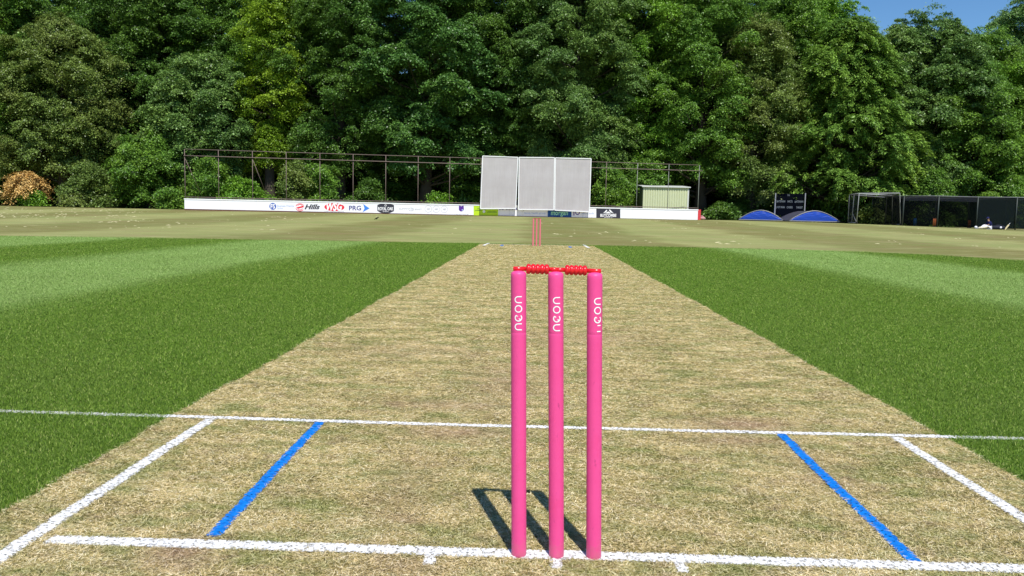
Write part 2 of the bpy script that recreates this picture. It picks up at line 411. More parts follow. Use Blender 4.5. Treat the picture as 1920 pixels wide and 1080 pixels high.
# ------------------------------------------------------------------ wall plane
WL = at(346, 392.5, 69.2); WR = at(1308, 413.5, 74.6)
WL[2] -= 0; u_ = WR-WL; WLEN = math.hypot(u_[0], u_[1]); UX = np.array([u_[0]/WLEN, u_[1]/WLEN, 0]); NX = np.array([UX[1], -UX[0], 0])  # NX towards camera
def onplane(px, py, off=0.0):         # point on the wall's vertical plane moved off metres towards the camera
    o_ = WL+NX*off; d_ = ray(px, py); k = np.dot(o_-CAM, NX)/np.dot(d_, NX); return CAM+d_*k
def loc(p): q = p-WL; return np.array([np.dot(q, UX), -np.dot(q, NX), p[2]])     # wall-local (along, back, z)
wz = math.atan2(UX[1], UX[0])
def wl(px, py, off=0.0): return loc(onplane(px, py, off))

M_WALL = plain('white_boarding', (.80, .81, .83), .45, .35, var=.04, sc=1.5)
M_COP = plain('white_coping', (.84, .84, .85), .5, .3, var=.05)
M_BROWN = plain('brown_shadow_gap', (.13, .07, .045), .8, .2, var=.3)
wall = empty('boundary_wall', (WL[0], WL[1], 0), 'long low white boundary wall carrying sponsors adverts below the tall pole frame', 'wall', rz=wz)
zl, zr = wl(346, 372.0)[2], wl(1308, 392.6)[2]; bl_, br_ = WL[2]+.05, WR[2]+.06
def wtop(u): return zl+(zr-zl)*u/WLEN
def wbot(u): return bl_+(br_-bl_)*u/WLEN
m = MB(); npan = 15
for i in range(npan):
    a, b = WLEN*i/npan+(.004 if i else 0), WLEN*(i+1)/npan-.004
    m.add([(a, 0, wbot(a)), (b, 0, wbot(b)), (b, .22, wbot(b)), (a, .22, wbot(a)), (a, 0, wtop(a)-.09), (b, 0, wtop(b)-.09), (b, .22, wtop(b)-.09), (a, .22, wtop(a)-.09)],
          [(3,2,1,0),(4,5,6,7),(0,1,5,4),(1,2,6,5),(2,3,7,6),(3,0,4,7)])
m.build('boarding', M_WALL, wall)
m = MB(); a, b = -.03, WLEN+.03
m.add([(a, -.035, wtop(a)-.09), (b, -.035, wtop(b)-.09), (b, .25, wtop(b)-.09), (a, .25, wtop(a)-.09), (a, -.035, wtop(a)), (b, -.035, wtop(b)), (b, .25, wtop(b)), (a, .25, wtop(a))],
      [(3,2,1,0),(4,5,6,7),(0,1,5,4),(1,2,6,5),(2,3,7,6),(3,0,4,7)]); m.build('coping', M_COP, wall)
m = MB(); a, b = 0, WLEN  # dark brown strip painted in for the shadow gap below the boarding
m.add([(a, .02, .3), (b, .02, .3), (b, .2, .3), (a, .2, .3), (a, .02, wbot(a)), (b, .02, wbot(b)), (b, .2, wbot(b)), (a, .2, wbot(a))],
      [(3,2,1,0),(0,1,5,4),(1,2,6,5),(2,3,7,6),(3,0,4,7)]); m.build('base_shadow_strip', M_BROWN, wall)

# text ----------------------------------------------------------
DG = None
def text_geo(s, bold=0.0, shear=0.0):
    cu = bpy.data.curves.new('t', 'FONT'); cu.body = s; cu.offset = bold; cu.shear = shear; cu.resolution_u = 3; cu.fill_mode = 'FRONT'
    ob = bpy.data.objects.new('t', cu); COL.objects.link(ob); dg = bpy.context.evaluated_depsgraph_get()
    me = ob.evaluated_get(dg).to_mesh(); v = np.array([tuple(q.co)[:2] for q in me.vertices]); f = [tuple(p.vertices) for p in me.polygons]
    ob.evaluated_get(dg).to_mesh_clear(); bpy.data.objects.remove(ob); bpy.data.curves.remove(cu)
    lo, hi = v.min(0), v.max(0); return (v-lo)/(hi-lo), f
def put_text(m, s, px0, py0, px1, py1, off=.012, bold=.0, shear=0.0, on=None):
    """text fitted between photo corners on the wall plane (or on plane 'on')"""
    fn = on or (lambda x, y: wl(x, y))
    A = fn(px0, py1); B = fn(px1, py1); T = fn(px0, py0); v, f = text_geo(s, bold, shear)
    P_ = [A+(B-A)*a+np.array([0, 0, T[2]-A[2]])*b+np.array([0, -off, 0]) for a, b in v]
    m.add(P_, f); return m
def wpoly(m, pts, off=.008):
    P_ = [wl(x, y) for x, y in pts]; P_ = [np.array([p[0], -off, p[2]]) for p in P_]; m.add(P_[::-1], [tuple(range(len(P_)))]); return m
def wring(m, cx, cy, r0, r1, off=.009, n=28, sx=1.0, a0=0, a1=6.2832):
    c = wl(cx, cy); s_ = 72.5/F_PX; vs = []
    for i in range(n+1):
        a = a0+(a1-a0)*i/n
        for rr in (r0, r1): vs.append((c[0]+rr*s_*sx*math.cos(a), -off, c[2]+rr*s_*math.sin(a)))
    m.add(vs, [(2*i, 2*i+1, 2*i+3, 2*i+2) for i in range(n)]); return m
def ink(name, c): return plain(name, c, .5, .3, var=.03)
I_BLUE = ink('ink_blue', (.03, .10, .42)); I_LB = ink('ink_pale_blue', (.35, .45, .72)); I_DK = ink('ink_charcoal', (.035, .035, .05)); I_RED = ink('ink_red', (.72, .03, .05))
I_NAVY = ink('ink_navy', (.03, .03, .20)); I_MB = ink('ink_mid_blue', (.05, .22, .70)); I_WHITE = ink('ink_white', (.82, .82, .82)); I_GREY = ink('ink_grey', (.42, .42, .46))
I_PUR = ink('ink_purple', (.10, .03, .28)); I_LIME = ink('board_lime', (.44, .66, .02)); I_BB = ink('board_blue', (.012, .075, .26)); I_MINT = ink('ink_mint', (.35, .75, .45)); I_DG = ink('ink_dark_green', (.05, .16, .04))
def yb(px): return 392.5+(px-346)*21/962.       # wall foot in the photo at column px
def Y_(px, f): return yb(px)-f*20.5              # f: 0 foot .. 1 top
def part(m, name, mat, par=wall): return m.build(name, mat, par)
# disc advert
m = wring(MB(), 511.5, Y_(511.5, .45), 0, 6.3); d1 = part(m, 'round_logo', I_BLUE)
m = put_text(MB(), 'FS', 507.3, Y_(511, .66), 515.8, Y_(511, .24), .014, .03); part(m, 'lettering', I_WHITE, d1)
m = put_text(MB(), 'Business Finance', 520, Y_(535, .62), 551, Y_(535, .42)); put_text(m, 'Solutions', 520, Y_(525, .36), 531, Y_(525, .22)); part(m, 'lettering', I_LB)
# oval swoosh advert
m = MB()
for q, (rr, a0, a1) in enumerate([(7.2, .5, 2.9), (5.6, .2, 2.6), (7.2, 3.4, 5.6), (5.2, 3.5, 5.9)]):
    wring(m, 562.5, Y_(562, .42), rr-.9, rr+.1, .009, 14, 1.15 if q % 2 == 0 else 1.0, a0, a1)
wpoly(m, [(555, Y_(555, .40)), (568, Y_(568, .56)), (571, Y_(571, .46)), (560, Y_(560, .30))]); part(m, 'oval_logo', I_RED)
m = put_text(MB(), 'Hills', 571, Y_(575, .70), 600, Y_(600, .27), .010, .035, .35); part(m, 'lettering', I_DK)
# red oval advert
m = MB(); wring(m, 627, Y_(627, .50), 0, 7.6, .008, 32, 2.45); o = part(m, 'oval_logo', I_RED)
m = put_text(MB(), 'WSG', 612, Y_(612, .92), 642, Y_(642, .16), .013, .04, .25); part(m, 'lettering', I_WHITE, o)
m = put_text(MB(), 'WEST STREET GARAGE', 608, Y_(608, .13), 645, Y_(645, .045)); part(m, 'lettering', I_GREY)
m = put_text(MB(), 'PRG', 654.5, Y_(655, .66), 677, Y_(677, .26), .010, .015); part(m, 'lettering', I_NAVY)
m = wpoly(MB(), [(681, Y_(681, .84)), (693, Y_(693, .46)), (680, Y_(680, .10)), (683.5, Y_(683, .45))]); part(m, 'arrow_logo', I_MB)
# black badge
m = wpoly(MB(), [(707.5, Y_(707, .78)), (715, Y_(715, .93)), (722, Y_(722, 1.0)-1.5), (731, Y_(731, .93)), (738.8, Y_(739, .80)), (738.8, Y_(739, .26)), (731, Y_(731, .08)), (723, Y_(723, .03)), (714, Y_(714, .08)), (707.5, Y_(707, .24))])
o = part(m, 'badge', I_DK)
m = put_text(MB(), 'ROYAL OAK', 709, Y_(710, .60), 737.5, Y_(737, .32), .013, .03); put_text(m, 'INN', 718, Y_(718, .26), 728, Y_(728, .16), .013); wring(m, 723, Y_(723, .76), 1.2, 1.9, .013, 14); part(m, 'lettering', I_WHITE, o)
m = put_text(MB(), 'SUMMIT', 748.5, Y_(748, .55), 766, Y_(766, .42)); put_text(m, 'BENNETT', 778, Y_(778, .52), 791, Y_(791, .40)); part(m, 'lettering', I_GREY)
m = wring(MB(), 771, Y_(771, .45), 2.7, 3.3, .009, 24, 1.5); wring(m, 772, Y_(772, .45), 1.2, 1.7, .009, 14, 1.2); part(m, 'scroll_logo', I_GREY)
for cx in (803, 817.8, 833):
    m = wring(MB(), cx, Y_(cx, .52), 6.1, 6.6); put_text(m, 'A&B', cx-2.8, Y_(cx, .62), cx+2.8, Y_(cx, .44)); part(m, 'ring_logo', I_GREY)
m = wring(MB(), 865, Y_(865, .60), 0, 4.9); wpoly(m, [(860.2, Y_(860, .68)), (860.8, Y_(861, 1.0)), (864, Y_(864, .84))]); wpoly(m, [(866, Y_(866, .84)), (869, Y_(869, .98)), (869.8, Y_(870, .66))])
o = part(m, 'shield_logo', I_PUR); m = wring(MB(), 867, Y_(867, .50), .3, 1.5, .013, 12); part(m, 'pale_ring', I_LB, o)  # small pale blue ring printed on the emblem
m = put_text(MB(), 'CRICKET CLUB', 852, Y_(852, .13), 878, Y_(878, .06)); part(m, 'lettering', I_GREY)
# lime board
m = wpoly(MB(), [(888, Y_(888, .93)), (934, Y_(934, .93)), (934, Y_(934, .03)), (888, Y_(888, .03))]); o = part(m, 'lime_board', I_LIME)
m = put_text(MB(), 'DAVID', 895, Y_(895, .72), 903, Y_(903, .60), .013, .01); put_text(m, 'JAMES', 890, Y_(890, .54), 903, Y_(903, .42), .013, .02)
put_text(m, 'LANDSCAPING', 913, Y_(913, .44), 931, Y_(931, .30), .013, .01); part(m, 'lettering', I_DG, o)
m = wring(MB(), 907.5, Y_(907, .40), 0, 2.6, .013, 14); part(m, 'figure', I_WHITE, o)
m = put_text(MB(), 'LGPSinnova.ltd', 936, Y_(936, .92), 978, Y_(978, .62), .010, .02); part(m, 'lettering', I_NAVY)
m = put_text(MB(), 'family health group', 983, Y_(983, .42), 1023, Y_(1023, .26)); part(m, 'lettering', I_LB)
m = wpoly(MB(), [(1027, Y_(1027, 1)), (1071.5, Y_(1071, .95)), (1071.5, Y_(1071, .03)), (1027, Y_(1027, .03))]); o = part(m, 'blue_board', I_BB)
m = put_text(MB(), 'hollis', 1044, Y_(1044, 1.03), 1064.5, Y_(1064, .60), .013, .01); part(m, 'lettering', I_WHITE, o)
m = put_text(MB(), 'morgan', 1033, Y_(1033, .52), 1064.5, Y_(1064, .08), .013, .012); part(m, 'lettering', I_MINT, o)
m = wpoly(MB(), [(1075.2, Y_(1075, .72)), (1077, Y_(1077, .72)), (1077, Y_(1077, .22)), (1075.2, Y_(1075, .22))]); wring(m, 1082.8, Y_(1083, .50), 2.9, 4.6, .009); part(m, 'lettering', I_PUR)
m = put_text(MB(), 'creative studio', 1090, Y_(1090, .52), 1114, Y_(1114, .38)); part(m, 'lettering', I_LB)
m = wpoly(MB(), [(1118, Y_(1118, .90)), (1163, Y_(1163, .90)), (1163, Y_(1163, .02)), (1118, Y_(1118, .02))]); o = part(m, 'black_board', I_DK)
m = put_text(MB(), 'BUTCOMBE', 1125.5, Y_(1125, .42), 1155.5, Y_(1155, .17), .013, .03); put_text(m, 'BREWING CO', 1133, Y_(1133, .13), 1148, Y_(1148, .06), .013)
wpoly(m, [(1131, Y_(1131, .48)), (1137, Y_(1137, .80)), (1138.6, Y_(1138, .78)), (1137, Y_(1137, .58))], .013); wpoly(m, [(1144, Y_(1144, .60)), (1141.6, Y_(1141, .80)), (1143.5, Y_(1143, .84)), (1150.5, Y_(1150, .48))], .013)
wpoly(m, [(1135, Y_(1135, .48)), (1140.5, Y_(1140, .66)), (1146, Y_(1146, .48))], .013); part(m, 'lettering', I_WHITE, o)

# earth strip at the wall's foot
t = NT('bare_earth'); M_EARTH = t.set(t.ramp(t.noise(6, 5, .7), [(.3, (.20, .12, .06)), (.6, (.34, .22, .12)), (.8, (.30, .25, .10))]), .95, .05)
m = MB(); n = 90; vs = []
for i in range(n+1):
    u = -1+(WLEN+2)*i/n
    for off in (.05, .75+.5*math.sin(i*1.3)*random.random()):
        p = WL+UX*u+NX*off; vs.append((p[0], p[1], float(terr(p[0], p[1]))+.012))
m.add(vs, [(2*i, 2*i+1, 2*i+3, 2*i+2) for i in range(n)]); tag(m.build('bare_earth', M_EARTH), kind='structure')

# ------------------------------------------------------------------ ball stop frame behind the wall
M_RUST = plain('rusty_brown_tube', (.17, .125, .105), .6, .35, var=.25, sc=3)
M_GTUBE = plain('grey_green_tube', (.20, .21, .18), .55, .4, var=.2, sc=3)
OFF = -.34
PX = [347.5, 410.5, 474, 537, 600, 662, 723, 783.5, 842.5, 901, 960, 1019, 1077, 1135, 1193, 1251.5, 1308.5]
fence = empty('ball_stop_frame', (WL[0], WL[1], 0), 'tall thin brown pole frame standing behind the white boundary wall', 'fence', rz=wz)
def wlo(px, py): q = loc(onplane(px, py, OFF)); return q
def ytop(px): return 279.5+(px-347)*(309.5-279.5)/(1309-347)
def y2(px): return 291.8+(px-347)*(320.3-291.8)/(1309-347)
def y3(px): return 369.2+(px-347)*(390.0-369.2)/(1309-347)
for i, px in enumerate(PX):
    b = wlo(px, yb(px)-22); zt = wlo(px, ytop(px))[2]
    MB().tube([(b[0], b[1], .45), (b[0], b[1], zt)], .029, 7).build('post', M_RUST if i < 14 else M_GTUBE, fence)
for nm, fy, x0, x1, rr in (('top_rail', ytop, 347, 1309, .025), ('net_cable', y2, 344.5, 1317, .033), ('lower_rail', y3, 346, 1309, .028)):
    MB().tube([wlo(x, fy(x))+np.array([0, -.075 if nm != 'top_rail' else 0, 0]) for x in np.linspace(x0, x1, 12)], rr, 6).build(nm, M_RUST, fence)
for x in (347.5, 474):
    a = wlo(x, 298 if x < 400 else 300); b = wlo(x+19, 362 if x < 400 else 366); b[1] += 1.6
    MB().tube([a, b], .028, 6).build('brace', M_RUST, fence)

# ------------------------------------------------------------------ sight screens
t = NT('screen_mesh_sheet'); pv = t.P(obj=True)
wv = t.n('ShaderNodeTexWave', wave_type='BANDS', bands_direction='X'); wv.inputs['Scale'].default_value = 3.2; wv.inputs['Distortion'].default_value = .6; wv.inputs['Detail'].default_value = 3; t.l(pv, wv.inputs[0])
n1 = t.noise(.8, 4, .6, pv); n2 = t.noise(2.5, 5, .7, t.n('ShaderNodeTexCoord').outputs['Object'])
sv = t.n('ShaderNodeVectorMath', operation='MULTIPLY'); t.l(pv, sv.inputs[0]); sv.inputs[1].default_value = (6, 1, .15); n3 = t.noise(3, 3, .6, sv.outputs[0])
f = t.math('ADD', t.math('MULTIPLY', wv.outputs['Fac'], .15), t.math('ADD', t.math('MULTIPLY', n1, .45), t.math('MULTIPLY', n3, .4)))
c = t.ramp(f, [(.25, (.42, .385, .385)), (.5, (.50, .465, .465)), (.78, (.60, .575, .58))]); t.set(c, .7, .15)
tr = t.n('ShaderNodeBsdfTransparent'); mx = t.n('ShaderNodeMixShader'); mx.inputs[0].default_value = .86
t.l(tr.outputs[0], mx.inputs[1]); t.l(t.b.outputs[0], mx.inputs[2]); t.l(mx.outputs[0], t.out.inputs[0]); M_SHEET = t.m
M_FRAME = plain('white_painted_frame', (.80, .80, .80), .5, .35, var=.05)
SCR = [((905, 292.5), (971, 295), (966.8, 391), (900.8, 391.3), 'leftmost white mesh sight screen panel, tilted away from its neighbour by a gap'),
       ((973.4, 295), (1039.6, 295.6), (1038, 393.5), (972, 392.8), 'middle white mesh sight screen panel between the other two'),
       ((1041.4, 296), (1108.3, 297.6), (1105, 397.3), (1040, 394), 'rightmost greyer sight screen panel, above the blue advert board')]
for k, (tl, tr_, br, bl, lab) in enumerate(SCR):
    OF = .42
    C = [loc(onplane(x, y, OF)) for x, y in (tl, tr_, br, bl)]
    o0 = C[3].copy(); base = WL+UX*o0[0]+NX*OF
    s = empty('sight_screen', (base[0], base[1], o0[2]), lab, 'sight screen', 'sight screen panels in front of the wall', rz=wz)
    C = [np.array([c[0]-o0[0], 0, c[2]-o0[2]]) for c in C]
    m = MB(); w = .075
    for a, b in ((0, 1), (1, 2), (2, 3), (3, 0)):
        pa, pb = C[a], C[b]
        m.bar(pa, pb, .06, w, up=(0, 0, 1)) if a in (0, 2) else m.bar(pa, pb, w, .056, up=(0, 1, 0))
    m.build('frame', M_FRAME, s)
    # slightly billowing sheet
    m = MB(); nx, nz = 8, 10; vs = []
    for j in range(nz+1):
        for i in range(nx+1):
            a, b = i/nx, j/nz; top = C[0]*(1-a)+C[1]*a; bot = C[3]*(1-a)+C[2]*a; p = bot*(1-b)+top*b
            y = .035+.03*math.sin(a*3.14)*math.sin(b*3.14)*math.sin(k+a*5+b*3); e = 0
            vs.append((p[0], y-.02, p[2]))
    m.add(vs, [(j*(nx+1)+i, j*(nx+1)+i+1, (j+1)*(nx+1)+i+1, (j+1)*(nx+1)+i) for j in range(nz) for i in range(nx)], True); m.build('sheet', M_SHEET, s)
    zz = (C[0][2])*.86
    for z_ in (zz, .5): MB().bar(C[3]+np.array([.05, .09, z_]), C[2]+np.array([-.05, .09, z_]), .04, .05).build('cross_rail', M_FRAME, s)
    for a in (.15, .85):
        p = C[3]*(1-a)+C[2]*a; m = MB(); m.bar(p+np.array([0, .14, -.1]), p+np.array([0, .14, zz]), .06, .06); m.bar(p+np.array([0, .14, .9]), p+np.array([0, .70, .9]), .05, .05); m.build('bracket', M_GTUBE, s)

# ------------------------------------------------------------------ shed
M_CREAM = plain('cream_sheet_metal', (.52, .55, .34), .5, .4, var=.08, sc=2); M_ROOF = plain('pale_roof_edge', (.55, .56, .52), .5, .35); M_CDK = plain('dark_side_walls', (.16, .17, .12), .6, .3)  # side and back walls in a darker tone than the front
Ys = 77.5; p0 = at(1204.5, 392, Ys); p1 = at(1290.5, 394, Ys); zt = at(1247, 351.5, Ys)[2]; zb = float(terr(p0[0], Ys))
shed = empty('shed', (p0[0], Ys, zb), 'small cream corrugated metal shed behind the right end of the pole frame', 'shed')
w = p1[0]-p0[0]; h = zt-zb; m = MB(); n = 19; vs = []; xs_ = []
for i in range(n):
    a = w*i/n; s_ = w/n; xs_ += [(a, 0), (a+s_*.18, -.05), (a+s_*.72, -.05), (a+s_*.9, 0)]
xs_.append((w, 0))
for x, y in xs_: vs += [(x, y, 0), (x, y, h)]
m.add(vs, [(2*i, 2*i+2, 2*i+3, 2*i+1) for i in range(len(xs_)-1)]); m.build('front_wall', M_CREAM, shed)
MB().box((-.001, .02, 0), (.05, 3.9, h)).build('side_wall', M_CDK, shed); MB().box((w-.05, .02, 0), (w, 3.9, h)).build('side_wall', M_CDK, shed); MB().box((.06, 3.85, 0), (w-.06, 3.9, h)).build('back_wall', M_CDK, shed)
m = MB().add([(-.12, -.22, h), (w+.12, -.22, h), (w+.12, 4.1, h+.25), (-.12, 4.1, h+.25), (-.12, -.22, h+.09), (w+.12, -.22, h+.09), (w+.12, 4.1, h+.34), (-.12, 4.1, h+.34)],
             [(3,2,1,0),(4,5,6,7),(0,1,5,4),(1,2,6,5),(2,3,7,6),(3,0,4,7)]); m.build('roof', M_ROOF, shed)
MB().box((w*.97, -.06, 0), (w*1.0, -.045, h*.96)).build('corner_trim', M_ROOF, shed)

# red board and bundle at the right end of the wall
M_REDB = plain('red_board', (.62, .05, .06), .5, .3); M_PINKC = plain('faded_pink_cloth', (.45, .25, .24), .8, .1)
p = at(1311, 412, 75.6)
o = empty('red_board', (p[0], p[1], float(terr(p[0], p[1]))), 'small red board standing just behind the right end of the white wall', 'board')
MB().box((-.22, -.04, 0), (.12, .04, .98)).build('panel', M_REDB, o); MB().box((.06, .05, 0), (.12, .12, .9)).build('post', M_RUST, o)
p = gpt(1317, 75.9); m = MB()
m.ball((0, 0, .16), .28, 9, 6, (1.1, .7, .55)); m.tube([(-.25, 0, .35), (0, .02, .36), (.3, .02, .12)], [.05, .07, .03], 6)
m.build('cloth_bundle', M_PINKC, None).location = tuple(map(float, p)); tag(bpy.data.objects['cloth_bundle'], 'faded pink bundle on the ground beside the red board', 'bundle')

# ------------------------------------------------------------------ wheeled pitch covers
t = NT('blue_tarpaulin'); t.bump(t.noise(2.2, 4, .6, t.P((1, 1, 2.5), obj=True), 1.2), .5, .12); M_TARP = t.set((.012, .060, .42), .35, .4)
M_SILV = plain('dull_silver_sheet', (.11, .11, .15), .35, .5, metal=.3, var=.25, sc=1.2); M_TYRE = plain('black_rubber', (.02, .02, .02), .8, .2); M_GREYP = plain('grey_steel', (.30, .30, .31), .45, .4, metal=.3)
def cover(pxc, Y, w, h, L, rz, lab, roofmat, apex=0.0):
    p = gpt(pxc, Y); s = empty('pitch_cover', p, lab, 'pitch cover', 'wheeled pitch covers', rz=rz); n = 20; z0 = .14
    def prof(i, e=0): a = i/n; x = -w/2+w*a; return x, z0+(h-z0)*(1-abs(2*a-1+apex*.0)**1.75)*1.0
    m = MB(); vs = []
    for y in np.linspace(0, L, 7):
        for i in range(n+1): x, z = prof(i); vs.append((x*1.0, y, z+.0))
    m.add(vs, [(j*(n+1)+i, j*(n+1)+i+1, (j+1)*(n+1)+i+1, (j+1)*(n+1)+i) for j in range(6) for i in range(n)], True); m.build('roof_sheet', roofmat, s)
    for y, nm in ((-.012, 'end_sheet'), (L+.012, 'end_sheet')):
        m = MB(); vs = []; k = 6
        for j in range(k+1):
            for i in range(n+1):
                x, z = prof(i); zz = z0+(z-z0)*j/k; b = .10*math.sin(x*3.3+j)*math.sin(math.pi*j/k)*(1 if y < 0 else -1)
                vs.append((x*.985, y-abs(b)*.6*(1 if y < 0 else -1), zz))
        m.add(vs, [(j*(n+1)+i, j*(n+1)+i+1, (j+1)*(n+1)+i+1, (j+1)*(n+1)+i) for j in range(k) for i in range(n)], True); m.build(nm, M_TARP, s)
    m = MB(); m.tube([(*[prof(i)[0], -.03, prof(i)[1]+.01],) for i in range(n+1)], .035, 6); m.bar((-w/2, -.03, z0-.03), (w/2, -.03, z0-.03), .06, .07)
    m.bar((-w/2, L, z0-.03), (w/2, L, z0-.03), .06, .07); m.bar((-w/2+.03, 0, z0-.04), (-w/2+.03, L, z0-.04), .05, .06); m.bar((w/2-.03, 0, z0-.04), (w/2-.03, L, z0-.04), .05, .06); m.build('base_frame', M_GREYP, s)
    for x in (-w*.36, w*.36):
        for y in (.35, L-.35): MB().tube([(x-.04, y, .11), (x+.04, y, .11)], .11, 12).build('wheel', M_TYRE, s)
    return s
cover(1426, 79.0, 4.15, 1.06, 5.5, -.27, 'smaller blue dome-ended pitch cover, nearer the white wall', M_TARP)
cover(1527, 77.0, 4.75, 1.10, 6.0, -.03, 'blue pitch cover with a dull silver side, beside the white-framed cage', M_SILV)

# ------------------------------------------------------------------ scoreboard
M_NAVYB = plain('dark_navy_board', (.002, .003, .006), .9, .02); M_CH = plain('shade_dimmed_lettering', (.15, .17, .18), .6, .2)  # lettering colour darkened to stand in for shade under the trees
Yb = 81.6
def bp(px, py): return at(px, py, Yb)
p = gpt(1480, Yb); sb = empty('scoreboard', p, 'dark cricket scoreboard with lettering coloured dim for shade under the trees behind the covers', 'scoreboard')
def lo_(px, py, off=0): q = bp(px, py)-p; return np.array([q[0], -off, q[2]])
a, b = lo_(1454, 402), lo_(1507, 363.5)
sbb = MB().box((a[0], 0, a[2]-.1), (b[0], .08, b[2])).build('board', M_NAVYB, sb)
for px in (1452.6, 1508.3):
    q = lo_(px, 400); MB().box((q[0]-.05, -.03, 0), (q[0]+.05, .09, lo_(px, 362)[2])).build('post', M_GREYP, sb)
for s_, x0, y0, x1, y1 in (('TOTAL', 1476, 364.6, 1481, 367.6), ('BATSMAN', 1456, 375.5, 1472, 379.5), ('WKTS', 1476, 375.8, 1486, 379.8), ('BATSMAN', 1490, 376, 1506, 380), ('LAST MAN', 1455, 386.5, 1471, 390.5), ('OVERS', 1475, 386.8, 1486, 390.8), ('TARGET', 1492.5, 387, 1505, 391)):
    put_text(MB(), s_, x0, y0, x1, y1, .012, .02, 0, on=lambda x, y: lo_(x, y)).build('lettering', M_CH, sbb)
mpl = plain('black_plate', (.003, .004, .006), .9, .02)
for x0, y0, x1, y1 in ((1456, 368, 1472, 374), (1475, 369, 1487, 374.5), (1491, 369, 1506, 374.8), (1455, 380.5, 1471, 385.5), (1475, 381, 1486, 386), (1492, 381, 1505, 386)):
    A, B = lo_(x0, y1), lo_(x1, y0); MB().box((A[0], -.008, A[2]), (B[0], -.001, B[2])).build('number_plate', mpl, sbb)

# ------------------------------------------------------------------ mobile batting cage
M_WP = plain('pale_grey_tube', (.36, .36, .37), .4, .4, var=.15, sc=2); M_NET = see_through('dark_netting', (.022, .024, .032), .62); M_NETG = see_through('sunlit_grey_netting', (.10, .10, .115), .55); M_NETB = see_through('black_netting', (.010, .016, .017), .72)  # roof netting gets a lighter grey than the sides to look sunlit
def hoop(Y, lb, lt, rt, rb):  # px of leg foot / top corners
    return [at(lb[0], lb[1], Y), at(lt[0], lt[1], Y), at(rt[0], rt[1], Y), at(rb[0], rb[1], Y)]
H0 = hoop(70.5, (1606, 419.5), (1611, 362.6), (1687, 362), (1688.5, 422)); H1 = hoop(73.2, (1597, 419), (1602, 363.5), (1673.5, 366), (1672.5, 420.5)); H2 = hoop(75.6, (1590, 418), (1593, 365), (1662.5, 370), (1659.5, 418))
g0 = gpt(1647, 70.5)
for Hh in (H0, H1, H2):
    for i in (0, 3): Hh[i][2] = float(terr(Hh[i][0], Hh[i][1]))+.10
cage = empty('batting_cage', g0, 'pale tube framed mobile batting cage with dark side nets on wheels', 'batting cage')
R_ = lambda p_: tuple(p_-g0)
for Hh in (H0, H1, H2): MB().tube([R_(q) for q in Hh], .042, 7).build('hoop', M_WP, cage)
for i in (0, 1, 2, 3): MB().tube([R_(H0[i]), R_(H1[i]), R_(H2[i])], .035, 6).build('side_rail', M_WP, cage)
MB().tube([R_(H1[0]+np.array([0, 0, .9])), R_(H0[0])], .025, 6).build('brace', M_WP, cage)
for (i, j, nm, mt) in ((0, 1, 'side_net', M_NET), (3, 2, 'side_net', M_NET), (1, 2, 'roof_net', M_NETG)):
    m = MB(); vs = []
    for Hh in (H0, H1, H2):
        for k in range(7):
            q = Hh[i]*(1-k/6)+Hh[j]*k/6+np.array([0, 0, -.16*math.sin(math.pi*k/6) if nm == 'roof_net' else -.02]); vs.append(R_(q))
    m.add(vs, [(r_*7+k, r_*7+k+1, (r_+1)*7+k+1, (r_+1)*7+k) for r_ in range(2) for k in range(6)], True); m.build(nm, mt, cage)
for Hh in (H0, H2):
    for i in (0, 3): q = Hh[i]-g0; MB().tube([(q[0]-.05, q[1], q[2]), (q[0]+.05, q[1], q[2])], .11, 12).build('wheel', M_TYRE, cage)

# ------------------------------------------------------------------ net lanes on the right
M_DP = plain('dark_green_pole', (.035, .045, .04), .5, .35); M_MAT = plain('pale_matting', (.34, .33, .22), .9, .1)
nets = empty('practice_nets', gpt(1800, 67), 'row of black netted practice lanes along the right of the ground', 'practice nets'); n0 = np.array(nets.location)
fx = [(1692, 421.0, 367.2), (1757, 423, 367.5), (1830, 427, 369.5), (1903, 431, 370), (1985, 435, 372)]; Yf = [70.0, 68.2, 66.4, 64.7, 63.0]
FR = []; BK = []
for (px, pyb, pyt), Yq in zip(fx, Yf):
    b = gpt(px, Yq); tp = at(px+3, pyt, Yq); FR.append((b, np.array([b[0], Yq, tp[2]]))); b2 = np.array([b[0]+1.2, Yq+9.5, 0]); b2[2] = float(terr(b2[0], b2[1])); BK.append((b2, np.array([b2[0], b2[1], b2[2]+2.75])))
for a, b in FR+BK: MB().tube([tuple(a-n0), tuple(b-n0)], .05, 7).build('post', M_DP, nets)
for L_ in (FR, BK): MB().tube([tuple(q[1]-n0) for q in L_], .028, 6).build('top_cable', M_GREYP, nets)
for i in range(5): MB().tube([tuple(FR[i][1]-n0), tuple(BK[i][1]-n0)], .02, 5).build('top_cable', M_GREYP, nets)
def netquad(A, B, C, D, nm, mt, sag=.0, nu=10, nv=6):
    m = MB(); vs = []
    for j in range(nv+1):
        for i in range(nu+1):
            u, v = i/nu, j/nv; q = (A*(1-u)+B*u)*(1-v)+(D*(1-u)+C*u)*v; q = q-np.array([0, 0, sag*math.sin(math.pi*u)*math.sin(math.pi*v)+sag*.25*abs(math.sin(u*9))]); vs.append(tuple(q-n0))
    m.add(vs, [(j*(nu+1)+i, j*(nu+1)+i+1, (j+1)*(nu+1)+i+1, (j+1)*(nu+1)+i) for j in range(nv) for i in range(nu)], True); m.build(nm, mt, nets)
